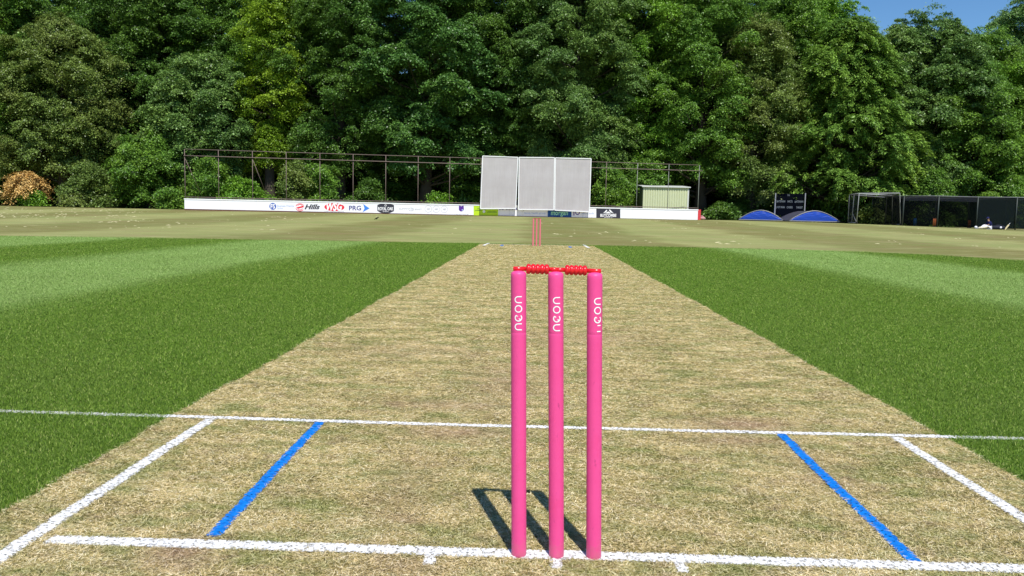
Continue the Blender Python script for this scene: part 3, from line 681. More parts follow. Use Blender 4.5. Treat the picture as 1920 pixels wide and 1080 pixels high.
for i in range(4):
    netquad(FR[i][1], FR[i+1][1], BK[i+1][1], BK[i][1], 'roof_net', M_NETG, .16)
    netquad(BK[i][0]+np.array([0, 0, .12]), BK[i+1][0]+np.array([0, 0, .12]), BK[i+1][1], BK[i][1], 'back_net', M_NETB)
    # front apron hanging under the front cable
    if i in (2, 3): netquad(FR[i][0]+np.array([0, .05, .1]), FR[i+1][0]+np.array([0, .05, .1]), FR[i+1][1], FR[i][1], 'front_net', M_NETB)
    else: netquad(FR[i][1]-np.array([0, 0, .42]), FR[i+1][1]-np.array([0, 0, .42]), FR[i+1][1], FR[i][1], 'valance', M_NET)
for i in range(5): netquad(FR[i][0]+np.array([0, 0, .08]), BK[i][0]+np.array([0, 0, .08]), BK[i][1], FR[i][1], 'side_net', M_NETB if i != 1 else M_NET)
for i in range(4):
    m = MB(); a, b, c2, d2 = FR[i][0], FR[i+1][0], BK[i+1][0], BK[i][0]; k = np.array([0, 0, .014])
    m.add([tuple(a*.82+b*.18+k-n0), tuple(a*.18+b*.82+k-n0), tuple(d2*.18+c2*.82+k-n0), tuple(d2*.82+c2*.18+k-n0)], [(0, 1, 2, 3)]); m.build('lane_matting', M_MAT, nets)

def prac_stumps(px, Y, col, lab):
    p = gpt(px, Y); s = empty('practice_stumps', p, lab, 'practice stumps', 'practice stumps in the nets'); mt = plain('plastic_stump', col, .45, .4)
    MB().box((-.17, -.06, .015), (.17, .06, .06)).build('base', M_TYRE, s)
    for x in (-.095, 0, .095): MB().tube([(x, 0, .06), (x, 0, .69), (x, 0, .71)], [.02, .02, .012], 8).build('stump', mt, s)
prac_stumps(1715, 73.5, (.01, .13, .42), 'blue practice stumps in the first net lane'); prac_stumps(1751.5, 67.6, (.50, .13, .04), 'orange practice stumps at the foot of the leaning net post'); prac_stumps(1817, 72.0, (.45, .12, .03), 'dim orange practice stumps inside the net lane, left of the sitting person')

# ------------------------------------------------------------------ sitting person, kit, bat, ball
Yk = 64.8
pk = gpt(1856, Yk); M_SKIN = plain('skin', (.42, .25, .17), .6, .3); M_NAVYC = plain('navy_cloth', (.020, .022, .085), .85, .1); M_WC = plain('white_cloth', (.74, .74, .80), .8, .1); M_KIT = plain('dark_kit_bag_cloth', (.018, .02, .035), .7, .2); M_WOOD = plain('pale_willow', (.58, .50, .30), .6, .25)
def skin_obj(name, verts, edges, rad, mat, parent, sub=2):
    me = bpy.data.meshes.new(name); me.from_pydata(verts, edges, []); o = link(name, me, mat, parent)
    md = o.modifiers.new('skin', 'SKIN'); md.use_smooth_shade = True
    for i, r_ in enumerate(rad):
        sv_ = me.skin_vertices[0].data[i]; sv_.radius = (r_, r_) if not hasattr(r_, '__len__') else r_
    me.skin_vertices[0].data[0].use_root = True
    s_ = o.modifiers.new('sub', 'SUBSURF'); s_.levels = sub; s_.render_levels = sub; return o
person = empty('person', pk, 'person in navy top, cap and white trousers sitting on the grass by the nets', 'person')
# facing the left of the picture (-X), bent forward over the legs
bv = [(0, 0, .15), (-.03, 0, .36), (-.10, 0, .56), (-.15, -.01, .66), (-.18, -.01, .74), (-.22, -.02, .86),
      (-.12, -.18, .57), (-.24, -.22, .36), (-.40, -.13, .28), (-.12, .18, .57), (-.24, .22, .36), (-.40, .13, .28),
      (-.06, -.10, .14), (-.42, -.16, .30), (-.80, -.14, .08), (-.06, .10, .14), (-.40, .16, .32), (-.72, .14, .08)]
be = [(0, 1), (1, 2), (2, 3), (3, 4), (4, 5), (2, 6), (6, 7), (7, 8), (2, 9), (9, 10), (10, 11), (0, 12), (12, 13), (13, 14), (0, 15), (15, 16), (16, 17)]
br_ = [.13, .13, .13, .065, .06, .09, .055, .045, .03, .055, .045, .03, .095, .07, .05, .095, .07, .05]
body = skin_obj('body', bv, be, br_, M_SKIN, person)
skin_obj('navy_top', [(0, 0, .22), (-.03, 0, .36), (-.10, 0, .57), (-.13, 0, .64), (-.12, -.19, .58), (-.23, -.225, .40), (-.12, .19, .58), (-.23, .225, .40)], [(0, 1), (1, 2), (2, 3), (2, 4), (4, 5), (2, 6), (6, 7)], [.19, .185, .18, .09, .085, .075, .085, .075], M_NAVYC, person)
skin_obj('white_trousers', [(0, 0, .15), (-.06, -.10, .15), (-.42, -.16, .31), (-.74, -.14, .11), (-.06, .10, .15), (-.40, .16, .33), (-.68, .14, .11)], [(0, 1), (1, 2), (2, 3), (0, 4), (4, 5), (5, 6)], [.15, .10, .075, .065, .10, .075, .065], M_WC, person)
m = MB(); m.ball((-.235, -.02, .905), .118, 12, 8, (1, .9, .82)); m.ball((-.34, -.02, .885), .08, 10, 5, (1, .9, .22)); m.build('cap', M_NAVYC, person)
for y in (-.06, .02): MB().ball((-.30, y, .875), .013, 6, 4).build('eye', M_TYRE, body)
MB().tube([(-.30, -.02, .872), (-.335, -.02, .845), (-.30, -.02, .84)], [.01, .018, .01], 6).build('nose', M_SKIN, body)
for y in (-.115, .075): MB().ball((-.21, y, .86), .025, 6, 5, (.7, .4, 1)).build('ear', M_SKIN, body)
for sgn in (-1, 1):
    m = MB(); hx, hy, hz = -.40, .13*sgn, .28; m.ball((hx-.04, hy, hz-.005), .045, 8, 6, (1.1, .8, .45))
    for q in range(4):
        yy = hy+(q-1.5)*.018; L = (.055, .065, .06, .048)[q]; m.tube([(hx-.075, yy, hz), (hx-.075-L*.55, yy, hz-.008), (hx-.075-L*.8, yy, hz-.03)], [.009, .0085, .007], 6)
    m.tube([(hx-.03, hy-.035*sgn, hz), (hx-.065, hy-.055*sgn, hz-.01), (hx-.085, hy-.055*sgn, hz-.02)], [.011, .01, .008], 6); m.build('hand', M_SKIN, body)
for y, x in ((-.14, -.84), (.14, -.76)):
    MB().ball((x, y, .075), .07, 10, 6, (1.6, .75, .95)).build('shoe', M_WC, person)
# kit
p = gpt(1872, Yk-.1); o = empty('kit_bag', p, 'long dark kit bag lying on the grass just right of the sitting person', 'bag')
m = MB(); m.tube([(-.55, 0, .15), (-.5, 0, .16), (0, 0, .18), (.45, 0, .15), (.52, 0, .14)], [.08, .15, .17, .14, .07], 10); m.build('bag_body', M_KIT, o); MB().ball((.1, -.14, .17), .09, 9, 6, (1.2, .5, 1)).build('white_patch', M_WC, o)
m = MB(); m.tube([(-.25, -.02, .33), (-.1, -.02, .42), (.12, -.02, .42), (.25, -.02, .31)], .018, 6); m.build('handle', M_KIT, o)
p = gpt(1840.5, Yk-.3); o = empty('batting_pad', p, 'cream batting pad lying in front of the sitting person', 'batting pad')
m = MB(); m.tube([(-.3, 0, .07), (-.1, 0, .10), (.2, 0, .14), (.42, .0, .20)], [.06, .09, .09, .07], 9); m.build('pad', plain('cream_pad', (.70, .64, .50), .7, .2), o)
for x in (-.12, .1, .28): MB().tube([(x, -.1, .05), (x+.01, -.05, .17+x*.12), (x, .1, .05)], .012, 5).build('strap', M_KIT, o)
p = gpt(1829.5, Yk-.2); m = MB().ball((0, 0, .12), .12, 14, 9, (1, .9, .95)); o = m.build('helmet', M_WC); o.location = tuple(map(float, p)); tag(o, 'small white rounded helmet on the grass left of the sitting person', 'helmet')
MB().box((-.13, -.16, .02), (.13, -.12, .11)).build('grille', M_GREYP, o)
p = gpt(1884, Yk-.05); o = empty('cricket_bat', p, 'wooden cricket bat leaning diagonally beside the net post', 'bat'); q = at(1894.5, 417.5, Yk+.2)-p
v = Vector(tuple(q)); MB().bar((0, 0, .02), tuple(v*.70), .105, .035, up=(0, 1, 0)).build('blade', M_WOOD, o); MB().tube([tuple(v*.69), tuple(v)], .019, 8).build('handle', M_WC, o)

# crow
p = gpt(706, 48.5); M_CROW = plain('black_feathers', (.008, .008, .010), .5, .3)
o = empty('crow', p, 'small black crow standing on the outfield in front of the white wall', 'bird')
skin_obj('body', [(0, 0, .17), (.10, 0, .21), (.16, 0, .27), (.20, 0, .285), (.26, 0, .275), (-.12, 0, .11), (-.27, 0, .05)], [(0, 1), (1, 2), (2, 3), (3, 4), (0, 5), (5, 6)], [.075, .065, .042, .042, .010, .045, (.035, .01)], M_CROW, o)
for y in (-.03, .03): MB().tube([(0, y, .13), (.02, y, .015), (.06, y, .01)], .008, 5).build('leg', M_CROW, o)
MB().tube([(.235, 0, .28), (.30, 0, .268)], [.014, .003], 6).build('beak', M_CROW, o); o.scale = (.62, .62, .62)

# ------------------------------------------------------------------ wickets
t = NT('pink_stump_paint'); pv = t.P(obj=True); n = t.noise(14, 5, .7, pv)
oi = t.n('ShaderNodeObjectInfo'); om = t.n('ShaderNodeVectorMath', operation='MULTIPLY_ADD'); t.l(oi.outputs['Location'], om.inputs[0]); om.inputs[1].default_value = (7.3, 7.3, 7.3); t.l(pv, om.inputs[2]); pr = om.outputs[0]
os_ = t.n('ShaderNodeVectorMath', operation='MULTIPLY'); t.l(pr, os_.inputs[0]); os_.inputs[1].default_value = (1, 1, .4)
sm = t.ramp(t.noise(55, 4, .6, os_.outputs[0]), [(.66, 0.0), (.72, .6)]); sc_ = t.ramp(t.noise(11, 6, .75, pr), [(.52, 0.0), (.72, .55)])
c = t.mix(n, (.72, .060, .245), (.83, .088, .305)); c = t.mix(sc_, c, (.70, .05, .20)); c = t.mix(sm, c, (.42, .04, .16))
zz_ = t.n('ShaderNodeSeparateXYZ'); t.l(pv, zz_.inputs[0]); dz = t.math('SUBTRACT', t.math('MULTIPLY', t.noise(60, 5, .7, pv), .10), zz_.outputs[2])
c = t.mix(t.ramp(dz, [(.0, 0.0), (.045, .32)]), c, (.34, .20, .12)); M_PINK = t.set(c, .45, .3)
t.bump(t.noise(120, 3, .6, pv), .06, .001)
M_PINKF = plain('faded_pink_paint', (.72, .16, .22), .5, .3, var=.06)
M_RED = plain('red_bail_gloss', (.68, .012, .020), .22, .55, var=.1, sc=30); M_LET = plain('white_lettering', (.86, .84, .86), .5, .2, var=.03)
RS = .0187; HS = .711
def stump_body(seed):
    m = MB(); prof = [(0, RS*.80), (.004, RS*.97), (.012, RS), (.018, RS), (.5580, RS), (.5640, RS), (.5646, RS*.992), (.5654, RS*.992), (.566, RS), (.572, RS), (HS-.014, RS), (HS-.006, RS), (HS-.0015, RS*.94), (HS+.0015, RS*.72), (HS+.0028, RS*.36), (HS+.0032, RS*.02)]
    m.tube([(0, 0, z) for z, _ in prof], [r_ for _, r_ in prof], 40); return m
def ribbon(m, pts, w, z0, rot=0.0, rad=RS+.0006):
    """stroke in letter space (u = up the stump, v = letter height) bent round the stump"""
    P_ = np.array(pts, float); T = np.gradient(P_, axis=0); T /= np.linalg.norm(T, axis=1)[:, None]+1e-12; Nn = np.stack([-T[:, 1], T[:, 0]], 1); vs = []
    for q, nn in zip(P_, Nn):
        for s_ in (-1, 1):
            u, v = q+nn*s_*w/2; a = -math.pi/2 - v/RS*1.0 + rot      # letters' tops point to the left
            vs.append((rad*math.cos(a), rad*math.sin(a), z0+u))
    m.add(vs, [(2*i, 2*i+2, 2*i+3, 2*i+1) for i in range(len(P_)-1)])
def arc(cx, cy, r_, a0, a1, n=14): return [(cx+r_*math.cos(a0+(a1-a0)*i/n), cy+r_*math.sin(a0+(a1-a0)*i/n)) for i in range(n+1)]
def lettering(rot, worn=False):
    m = MB(); h = .0160; rr = .0072; w = .0027; g = .0222; z0 = .573; v0 = -h/2
    def nn(u0): return [(u0, v0)]+[(u0, v0+h*.25)]+arc(u0+rr, v0+h-rr, rr, math.pi, 0)+[(u0+2*rr, v0+h*.25), (u0+2*rr, v0)]
    def ee(u0):
        c_ = (u0+rr+.0006, v0+h/2); R0 = h/2-.0002
        return arc(c_[0], c_[1], R0, -.75, -5.6, 22), [(c_[0]+R0*math.cos(-5.6), c_[1]+R0*math.sin(-5.6)), (c_[0]-R0*.62, c_[1]-R0*.62)]
    if not worn: ribbon(m, nn(0), w, z0, rot)
    else: ribbon(m, [(0, v0), (0, v0+h*.35), (0, v0+h*.62)], w, z0, rot); ribbon(m, [(2*rr, v0), (2*rr, v0+h*.3), (2*rr, v0+h*.55)], w, z0, rot)
    for s_ in ee(g*1.0-.0010): ribbon(m, s_, w, z0, rot)
    ribbon(m, arc(2*g+rr-.0010, v0+h/2, h/2-.0002, 0, 6.2832, 24), w, z0, rot); ribbon(m, nn(3*g-.0010), w, z0, rot); return m
def orient(o, base, top):
    v = Vector(tuple(map(float, top-base))); o.location = tuple(map(float, base)); o.rotation_mode = 'QUATERNION'; o.rotation_quaternion = Vector((0, 0, 1)).rotation_difference(v)
near = [((973, 1040), (972.3, 511.5), .0, False, 'left pink stump of the near wicket, with the word neon on it'),
        ((1043.3, 1043.5), (1042, 513.5), .10, False, 'middle pink stump of the near wicket, with the word neon on it'),
        ((1113.2, 1046.5), (1115.2, 515.5), .34, True, 'right pink stump of the near wicket, its neon lettering partly worn off')]
TOPS = []
for (b, tp, rot, worn, lab) in near:
    B = at(b[0], b[1], -.013); B[2] = .006; T_ = at(tp[0], tp[1], -.013)
    s = empty('stump', (0, 0, 0), lab, 'stump', 'stumps of the near wicket'); orient(s, B, T_); u = (T_-B)/np.linalg.norm(T_-B); TOPS.append(B+u*HS)
    sh = stump_body(1).build('shaft', M_PINK, s); lettering(rot, worn).build('lettering', M_LET, sh)
def bail(A, B, lab, group, par=None, bead0=.30, bead1=.80, mat=M_RED):
    Ld = float(np.linalg.norm(B-A)); s = empty('bail', A, lab, 'bail', group); s.rotation_mode = 'QUATERNION'; s.rotation_quaternion = Vector((1, 0, 0)).rotation_difference(Vector(tuple((B-A)/Ld)))
    b0, b1 = Ld*bead0, Ld*bead1; n = 5; xs_ = []; rs_ = []
    for i in range(n*8+1):
        a = i/8; x = b0+(b1-b0)*i/(n*8); ph = (a % 1.0)*math.pi; xs_.append((x, 0, 0)); rs_.append(.0090+.0036*abs(math.sin(ph))**.6)
    MB().tube([(b0-.0004, 0, 0)]+xs_+[(b1+.0004, 0, 0)], [.006]+rs_+[.006], 20).build('barrel', mat, s)
    MB().tube([(0, 0, 0), (.0008, 0, 0), (b0, 0, 0)], [.0046, .0053, .0053], 14).build('spigot', mat, s); MB().tube([(b1, 0, 0), (Ld-.0008, 0, 0), (Ld, 0, 0)], [.0053, .0053, .0046], 14).build('spigot', mat, s)
def bz(px, py, y=-.009): return at(px, py, y)
# each bail rests in the grooves on the stump tops
bail(bz(962.3, 503.6), bz(1044.0, 505.6), 'red turned bail resting on the left and middle near stumps', 'bails of the near wicket', bead0=.30, bead1=.82)
bail(bz(1043.6, 505.6), bz(1127.0, 508.4), 'red turned bail resting on the middle and right near stumps', 'bails of the near wicket', bead0=.19, bead1=.68)
# far wicket
YF = 19.55; g_ = [999.3, 1005.7, 1012.2]; FT = []
M_RB = plain('dull_red_bail', (.40, .03, .06), .4, .4)
for i, (px, lab) in enumerate(zip(g_, ('left faded pink stump of the far wicket', 'middle faded pink stump of the far wicket', 'right faded pink stump of the far wicket'))):
    p = at(px, 462, YF); p[2] = .012; s = empty('stump', (0, 0, 0), lab, 'stump', 'stumps of the far wicket'); q = at(px+.9, 410, YF); orient(s, p, q)
    stump_body(2).build('shaft', M_PINKF, s); FT.append(p+(q-p)/np.linalg.norm(q-p)*(HS+.008))
bail(FT[0]-np.array([.008, 0, 0]), FT[1], 'small red bail on the left and middle far stumps', 'bails of the far wicket', mat=M_RB); bail(FT[1]+np.array([.001, 0, 0]), FT[2]+np.array([.008, 0, 0]), 'small red bail on the middle and right far stumps', 'bails of the far wicket', mat=M_RB)

# ------------------------------------------------------------------ trees
M_BARK = plain('bark', (.07, .058, .045), .9, .1, var=.4, sc=2, bump=.5)
def leafmat(name, dark, lite, trans=.22, warm=None):
    def b(t):
        c = t.ramp(t.attr('rnd'), [(0, dark), (.75, lite), (1, tuple(min(1, x*1.45) for x in lite))])
        l_ = t.ramp(t.attr('lob'), [(0, (.72, .80, .85)), (.5, (1, 1, 1)), (1, (1.18, 1.06, .9))])
        c = t.mix(1.0, c, l_, 'MULTIPLY')
        if warm: c = t.mix(t.ramp(t.attr('lob'), [(.6, 0.0), (.9, .5)]), c, warm)
        return c
    return leafy(name, trans=trans, rough=.42, spec=.35, build=b)
LM = {'deep': leafmat('leaves_deep_green', (0.040, 0.090, 0.014), (0.113, 0.226, 0.032)),
      'blue': leafmat('leaves_oak_green', (0.040, 0.103, 0.021), (0.113, 0.241, 0.044)),
      'mid': leafmat('leaves_mid_green', (0.059, 0.131, 0.017), (0.166, 0.314, 0.037)),
      'fresh': leafmat('leaves_fresh_green', (0.073, 0.168, 0.014), (0.193, 0.380, 0.035)),
      'olive': leafmat('leaves_olive', (0.080, 0.124, 0.023), (0.206, 0.292, 0.058), warm=(.15, .18, .055)),
      'lime': leafmat('leaves_lime', (.100, .185, .012), (.270, .420, .030), .3),
      'grey': leafmat('leaves_grey_green', (0.066, 0.135, 0.028), (0.172, 0.292, 0.065)),
      'conifer': leafmat('needles_bright_green', (.085, .165, .024), (.225, .385, .058)),
      'pale': leafmat('leaves_pale_green', (0.100, 0.189, 0.052), (0.239, 0.394, 0.098)),
      'rust': leafmat('leaves_rust_brown', (.34, .21, .065), (.68, .47, .17), .1)}
def nrm(a): return a/(np.linalg.norm(a, axis=-1, keepdims=True)+1e-9)
def crown_geo(seed, R, H, base, nl, style='broad', leaf=(.165, .105), dens=1.0, lobr=(.20, .36)):
    """returns leaf quads and lobe centres; crown fills base..H with radius R"""
    r = np.random.default_rng(seed); V = []; A = []; Lb = []; cents = []
    if style != 'shrub': nl = int(nl*1.5); lobr = (lobr[0]*.80, lobr[1]*.86)
    for i in range(nl):
        tt = (i+r.uniform(0, 1))/nl
        if style == 'conifer': tt = tt**1.05; prof = max(.12, (1-tt)**.55*min(1, .72+tt*1.4))
        elif style == 'shrub': prof = math.sqrt(max(.05, 1-(tt*.95)**2))*r.uniform(.55, 1.3)
        else: prof = math.sqrt(max(.05, 1-((tt-.42)/.60)**2))
        a = i*2.39996+r.uniform(-.5, .5)
        k = r.uniform(.62, 1.0) if r.uniform() > .22 else r.uniform(.1, .6)
        rl = R*r.uniform(*lobr)*(1.0 if style != 'conifer' else .8)
        rad = max(0, R*prof*k*1.08-rl*.55)
        c = np.array([rad*math.cos(a), rad*math.sin(a), base+(H-base)*tt-rl*.3]); c[2] = max(c[2], base*.6+rl*.5); cents.append((c, rl))
        out = np.array([math.cos(a), math.sin(a), 0.0])
        ns = int((21 if style != 'conifer' else 18)*(rl/1.6)**1.6*1.0)+8
        dirs = nrm(r.normal(0, 1, (ns, 3))+np.array([0, 0, .30])+out*.55)
        sx, sz = r.uniform(.8, 1.55), r.uniform(.45, 1.15); ax = np.array([-math.sin(a), math.cos(a), 0])*r.choice([-1, 1])*r.uniform(0, 1)+out*r.uniform(0, 1); ax = ax/(np.linalg.norm(ax)+1e-6)
        off_ = dirs*rl*(r.uniform(.35, 1.0, (ns, 1))**.7+np.where(r.uniform(0, 1, (ns, 1)) < .22, r.uniform(.1, .75, (ns, 1)), 0))
        off_ = off_+ax*(off_@ax)[:, None]*(sx-1); off_[:, 2] *= sz; off_ = off_+r.normal(0, .16, (ns, 3))
        sp_ = c+off_
        nleaf = int(140*dens)
        if style == 'conifer':
            # drooping sprays: leaves strung along an outward, downward curve
            od = nrm(dirs*np.array([1, 1, .2])+out*.8+r.normal(0, .25, (ns, 3))); s_ = r.uniform(0, 1, (ns, nleaf, 1))
            L = sp_[:, None, :]+od[:, None, :]*s_*1.5+np.array([0, 0, -1.0])*s_**2*.95+r.normal(0, 1, (ns, nleaf, 3))*np.array([.17, .17, .06])
            nv = nrm(np.array([0, 0, 1.0])+od[:, None, :]*.45*s_+r.normal(0, .35, (ns, nleaf, 3)))
            tv = nrm(od[:, None, :]+np.array([0, 0, -.7])*s_+r.normal(0, .45, (ns, nleaf, 3)))
        else:
            sg = r.uniform(.14, .46, (ns, 1, 1)); tilt = nrm(np.array([0, 0, 1.0])+dirs*.55)[:, None, :]
            g3 = r.normal(0, 1, (ns, nleaf, 3)); g3 = g3-tilt*(g3*tilt).sum(-1, keepdims=True)*.68
            L = sp_[:, None, :]+g3*sg; L[..., 2] -= (g3**2).sum(-1)*.045*1.0
            nv = nrm(tilt*1.0+r.normal(0, .55, (ns, nleaf, 3))); tv = nrm(r.normal(0, 1, (ns, nleaf, 3))+np.array([0, 0, -.3]))
        L = L.reshape(-1, 3); nv = nv.reshape(-1, 3); tv = tv.reshape(-1, 3)
        tv = nrm(tv-nv*(tv*nv).sum(-1, keepdims=True)); bv_ = np.cross(nv, tv); sz = r.uniform(.7, 1.35, (len(L), 1))
        a_ = tv*leaf[0]/2*sz; b_ = bv_*leaf[1]/2*sz
        Q = np.stack([L-a_, L-b_+a_*.1, L+a_, L+b_+a_*.1], 1); Q[..., 2] = np.maximum(Q[..., 2], .03)
        V.append(Q.reshape(-1, 3)); A.append(r.uniform(0, 1, len(L))); Lb.append(np.full(len(L), r.uniform(0, 1))*.7+r.uniform(0, .3, len(L)))
    return np.concatenate(V), np.concatenate(A), np.concatenate(Lb), cents
def trunk_geo(seed, H, base, cents, r0, lean=.3):
    r = np.random.default_rng(seed+99); m = MB(); top = H*.86; n = 8; pts = []; rad = []
    off = r.normal(0, lean, 2)
    for i in range(n+1):
        f = i/n; pts.append((off[0]*f*f*1.5+.12*math.sin(f*6+seed), off[1]*f*f+.1*math.cos(f*5+seed), top*f)); rad.append(r0*(1-f*.86)*(1+.55*math.exp(-f*16)))
    m.tube(pts, rad, 9)
    P_ = np.array(pts)
    for c, rl in cents:
        if rl < .25: continue
        z = max(base*.55, c[2]-np.hypot(c[0], c[1])*r.uniform(.25, .7)); z = min(z, top*.95); f = z/top*n; i = int(min(n-1, f)); s = P_[i]*(1-(f-i))+P_[i+1]*(f-i)
        rr = max(.03, r0*(1-z/top*.85)*.26); mid = s*.45+c*.55+np.array([0, 0, -.15*rl])+r.normal(0, .15, 3)
        m.tube([s, mid, c], [rr, rr*.65, rr*.22], 5, caps=False)
    return m
LIB = {}
def tree(name, key, px, Y, H, R, base, mat, label, cat='tree', group='trees of the wood edge', nl=58, style='broad', leaf=(.165, .105), dens=1.0, rz=0, share=None, lobr=(.20, .36), r0=None, seed=None):
    p = gpt(px, Y) if not isinstance(px, tuple) else np.array([px[0], Y, float(terr(px[0], Y))])
    o = empty(name, p, label, cat, group, rz=rz)
    if share and share in LIB:
        a, b = LIB[share]; k = H/b[1]
        for src, nm in ((a[0], 'trunk'), (a[1], 'crown')):
            c = src.copy(); c.name = nm; COL.objects.link(c); c.parent = o; c.scale = (R/b[0], R/b[0], k)
        return o
    sd = seed if seed is not None else abs(hash(key)) % 1000 if False else sum(ord(ch) for ch in key)*7 % 1009
    V, A, Lb, cents = crown_geo(sd, R, H, base, nl, style, leaf, dens, lobr)
    tr_ = trunk_geo(sd, H, base, cents, r0 or (.16+.017*H), .25).build('trunk' if cat == 'tree' else 'stems', M_BARK, o)
    cr = link('crown' if cat == 'tree' else 'foliage', fast_mesh('crown', V, 4, {'rnd': A, 'lob': Lb}), LM[mat], o)
    LIB[key] = ((tr_, cr), (R, H)); return o
T = tree
T('broadleaf_tree', 'a', -20, 84, 27, 7.0, 4.5, 'mid', 'tall green broadleaf tree at the far left edge of the wood')
T('broadleaf_tree', 'b', 118, 83.5, 19.2, 6.3, 4.2, 'olive', 'olive tinged broadleaf tree with a rounded top, above the rust-brown bush', nl=66)
T('broadleaf_tree', 'c', 255, 90, 27, 6.2, 5, 'deep', 'dark tall tree standing back between the olive tinged trees', nl=52)
T('broadleaf_tree', 'd', 385, 84, 15.8, 5.6, 4.5, 'grey', 'mid-height grey-green tree above the left end of the pole frame', nl=60, leaf=(.2, .12), dens=1.2)
T('broadleaf_tree', 'd2', 285, 80, 7.4, 3.9, 1.2, 'mid', 'low spreading green tree left of the white wall', nl=34, lobr=(.26, .42))
T('beech_tree', 'e', 508, 84.5, 24.5, 3.5, 5.0, 'lime', 'slender bright lime-green beech, brightest tree of the wood', nl=44, lobr=(.30, .5), dens=.8)
T('broadleaf_tree', 'f', 640, 86, 26.5, 6.6, 5.5, 'deep', 'dark green tree immediately right of the lime-green beech', nl=64)
T('oak_tree', 'g', 800, 86.5, 28, 8.2, 5.5, 'blue', 'broad bluish-green oak left of the sight screens', nl=84, leaf=(.21, .14), dens=1.1, lobr=(.16, .28))
T('broadleaf_tree', 'h', 940, 89, 27.5, 6.6, 6, 'deep', 'dark tree rising behind the leftmost sight screen panel', nl=60, seed=41)
T('ash_tree', 'i', 1080, 86, 26, 6.8, 5, 'grey', 'fine-leaved grey-green tree rising above the sight screens', nl=76, leaf=(.18, .10), dens=1.35, lobr=(.16, .28))
T('broadleaf_tree', 'j', 1200, 90, 28, 6.4, 5.5, 'fresh', 'fresh green tree standing behind the cream shed', nl=62)
T('broadleaf_tree', 'k', 1310, 87.5, 26.5, 6.2, 4.0, 'mid', 'green tree beside the right end of the pole frame', nl=66)
T('broadleaf_tree', 'l', 1405, 86, 21, 4.6, 2.6, 'olive', 'narrow olive-green tree directly behind the smaller blue cover', nl=52, dens=.85)
T('conifer_tree', 'm', 1570, 86.5, 21.2, 8.8, 3.4, 'conifer', 'huge domed bright green tree with drooping layered sprays behind the batting cage', nl=100, style='conifer', leaf=(.30, .09), lobr=(.14, .24), dens=1.0)
T('broadleaf_tree', 'n', 1485, 98, 28.2, 7.4, 4, 'fresh', 'tall yellowish-green treetop showing above the drooping tree', nl=58, leaf=(.2, .12))
T('broadleaf_tree', 'o', 1715, 89, 21.7, 7.8, 4.0, 'grey', 'greyish-green tree with twiggy top against the blue sky', nl=74, leaf=(.26, .10), lobr=(.18, .30))
T('broadleaf_tree', 'p', 1815, 86, 17, 5.6, 3.0, 'mid', 'mid-height green tree behind the practice nets', nl=56)
T('broadleaf_tree', 'o2', 1815, 93, 21.6, 6.6, 3, 'mid', 'flat-topped green tree between the twiggy top and the pale treetop', nl=56, leaf=(.2, .10))
T('broadleaf_tree', 's', 1475, 90, 25.5, 5.4, 2, 'mid', 'green tree squeezed between the olive-green tree and the drooping tree')
T('broadleaf_tree', 't', 440, 93, 27.5, 6.5, 4, 'mid', 'tall green tree standing behind the lime-green beech')
T('broadleaf_tree', 'q', 1905, 97, 27.2, 6.2, 4, 'pale', 'pale green treetop against the sky at the top right', nl=56)
T('broadleaf_tree', 'r', 1945, 86, 19, 6.0, 3.0, 'fresh', 'leafy green tree at the right edge behind the nets', nl=56)
# trees standing further back in the wood (copies, each tree its own object)
r = np.random.default_rng(21)
back = []
for Y0, n in ((95, 15), (104, 15), (114, 14)):
    for i in range(n):
        px = -180+ (2280)*(i+r.uniform(.2, .8))/n
        back.append((px, Y0+r.uniform(-3, 3)))
cols = ['a', 'c', 'f', 'h', 'k', 'p']
for px, Y in back:
    hmax = 28.0 if px < 1480 else (18.5 if Y < 100 else 20.0)
    T('background_tree', 'x', px, Y, hmax*r.uniform(.92, 1.0), r.uniform(6.0, 7.6), 3, 'deep', 'shaded tree of the dark wood behind the front row of trees', group='shaded trees deep in the wood', rz=r.uniform(0, 6.28), share=cols[r.integers(len(cols))])
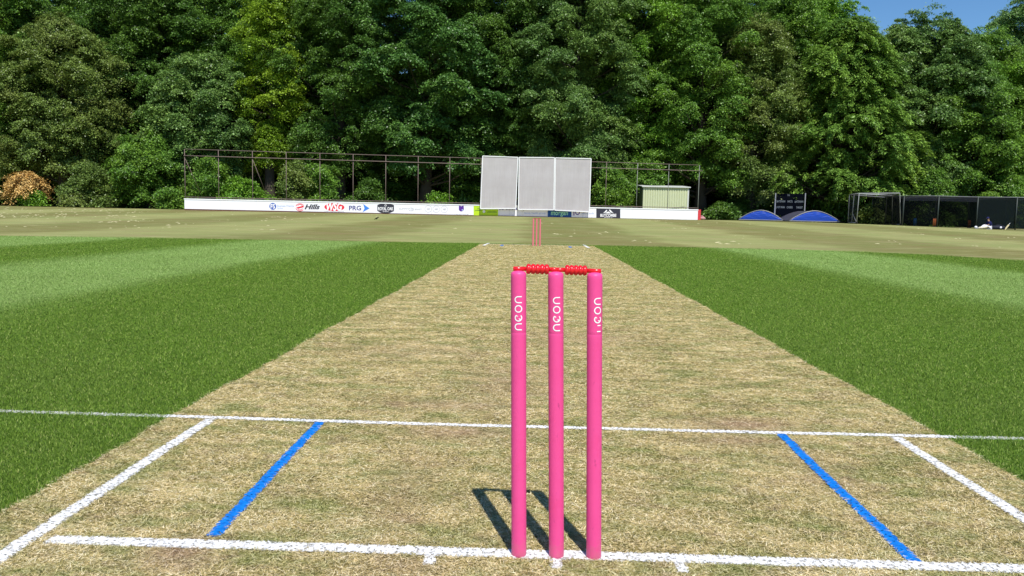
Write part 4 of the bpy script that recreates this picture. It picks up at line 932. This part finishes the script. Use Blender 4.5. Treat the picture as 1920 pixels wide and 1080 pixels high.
# understorey shrubs along the wood edge
S = [('rust_bush', 's1', 50, 76.5, 3.3, .95, 'rust', 'rust-brown drooping bush at the far left under the olive tree', 'conifer'),
     ('shrub', 's2', 160, 76.5, 4.2, 2.3, 'olive', 'rounded olive-green bush right of the rust-brown bush', 'shrub'),
     ('shrub', 's3', 62, 76.0, 1.5, .9, 'fresh', 'small fresh green bush beneath the rust-brown bush', 'shrub'),
     ('shrub', 's4', 325, 75.5, 1.9, 1.3, 'mid', 'bushy green shrub against the left end of the white wall', 'shrub'),
     ('shrub', 's5', 395, 76.5, 4.9, 2.3, 'mid', 'light green shrub behind the first two frame posts', 'shrub'),
     ('shrub', 's6', 455, 75.5, 2.7, 2.2, 'fresh', 'bright low fern-like shrub over the white wall near the disc advert', 'shrub'),
     ('shrub', 's7', 560, 77.5, 4.8, 2.0, 'olive', 'olive shrub above the red oval adverts', 'shrub'),
     ('shrub', 's8', 608, 77.5, 4.6, 1.8, 'mid', 'green shrub behind the fifth and sixth frame posts', 'shrub'),
     ('shrub', 's9', 690, 81, 3.2, 1.6, 'deep', 'dark low shrub behind the arrow advert', 'shrub'),
     ('shrub', 's10', 820, 79.5, 1.9, 1.4, 'fresh', 'small bright shrub peeping over the wall left of the sight screens', 'shrub'),
     ('shrub', 's11', 1150, 79.5, 4.6, 2.4, 'mid', 'leafy green shrub between the sight screens and the cream shed', 'shrub'),
     ('shrub', 's12', 1215, 83.5, 6.2, 2.4, 'mid', 'leafy shrub overhanging the cream shed', 'shrub'),
     ('shrub', 's13', 1350, 83.5, 1.7, 1.5, 'deep', 'dark low shrub between the white wall and the smaller cover', 'shrub'),
     ('shrub', 's14', 1645, 80, 2.2, 1.5, 'olive', 'weedy olive shrub seen through the batting cage', 'shrub'),
     ('shrub', 's15', 1740, 82.5, 6.0, 2.6, 'mid', 'green shrub rising above the first net lane', 'shrub'),
     ('shrub', 's16', 1880, 81.5, 4.8, 2.6, 'mid', 'green shrub behind the last net lane', 'shrub'),
     ('shrub', 's17', 1455, 86, 5.2, 2.4, 'deep', 'dark shrub behind the scoreboard', 'shrub')]
for nm, k, px, Y, H, R, mt, lab, st in S:
    T(nm, k, px, Y, H, R, 1.5 if k == 's1' else .25, mt, lab, cat='shrub', group='shrubs along the wood edge', nl=max(10, int(7.5*R)), style=st, leaf=(.17, .10), lobr=(.30, .46), r0=.07, dens=.8)
r = np.random.default_rng(9)
for i in range(30):  # bushes added far back to darken the wood floor and fill sky gaps
    px = -140+2200*(i+r.uniform(.1, .9))/30
    T('undergrowth_shrub', 'v', px, r.uniform(119, 126), r.uniform(9, 12), r.uniform(5.5, 7), .3, 'deep', 'big dark bush added deep in the wood to block bright sky gaps', cat='shrub', group='dark bushes deep in the wood', rz=r.uniform(0, 6.28), share=['s13', 's17', 's9'][r.integers(3)])
r = np.random.default_rng(5)
for i in range(34):
    px = -60+2040*(i+r.uniform(0, 1))/34; Y = r.uniform(85, 92)
    T('undergrowth_shrub', 'u', px, Y, r.uniform(2.2, 4.5), r.uniform(1.8, 3.0), .3, 'deep', 'shaded bush among the trunks under the trees', cat='shrub', group='shaded bushes under the trees', rz=r.uniform(0, 6.28), share=['s9', 's13', 's17', 's8'][r.integers(4)])
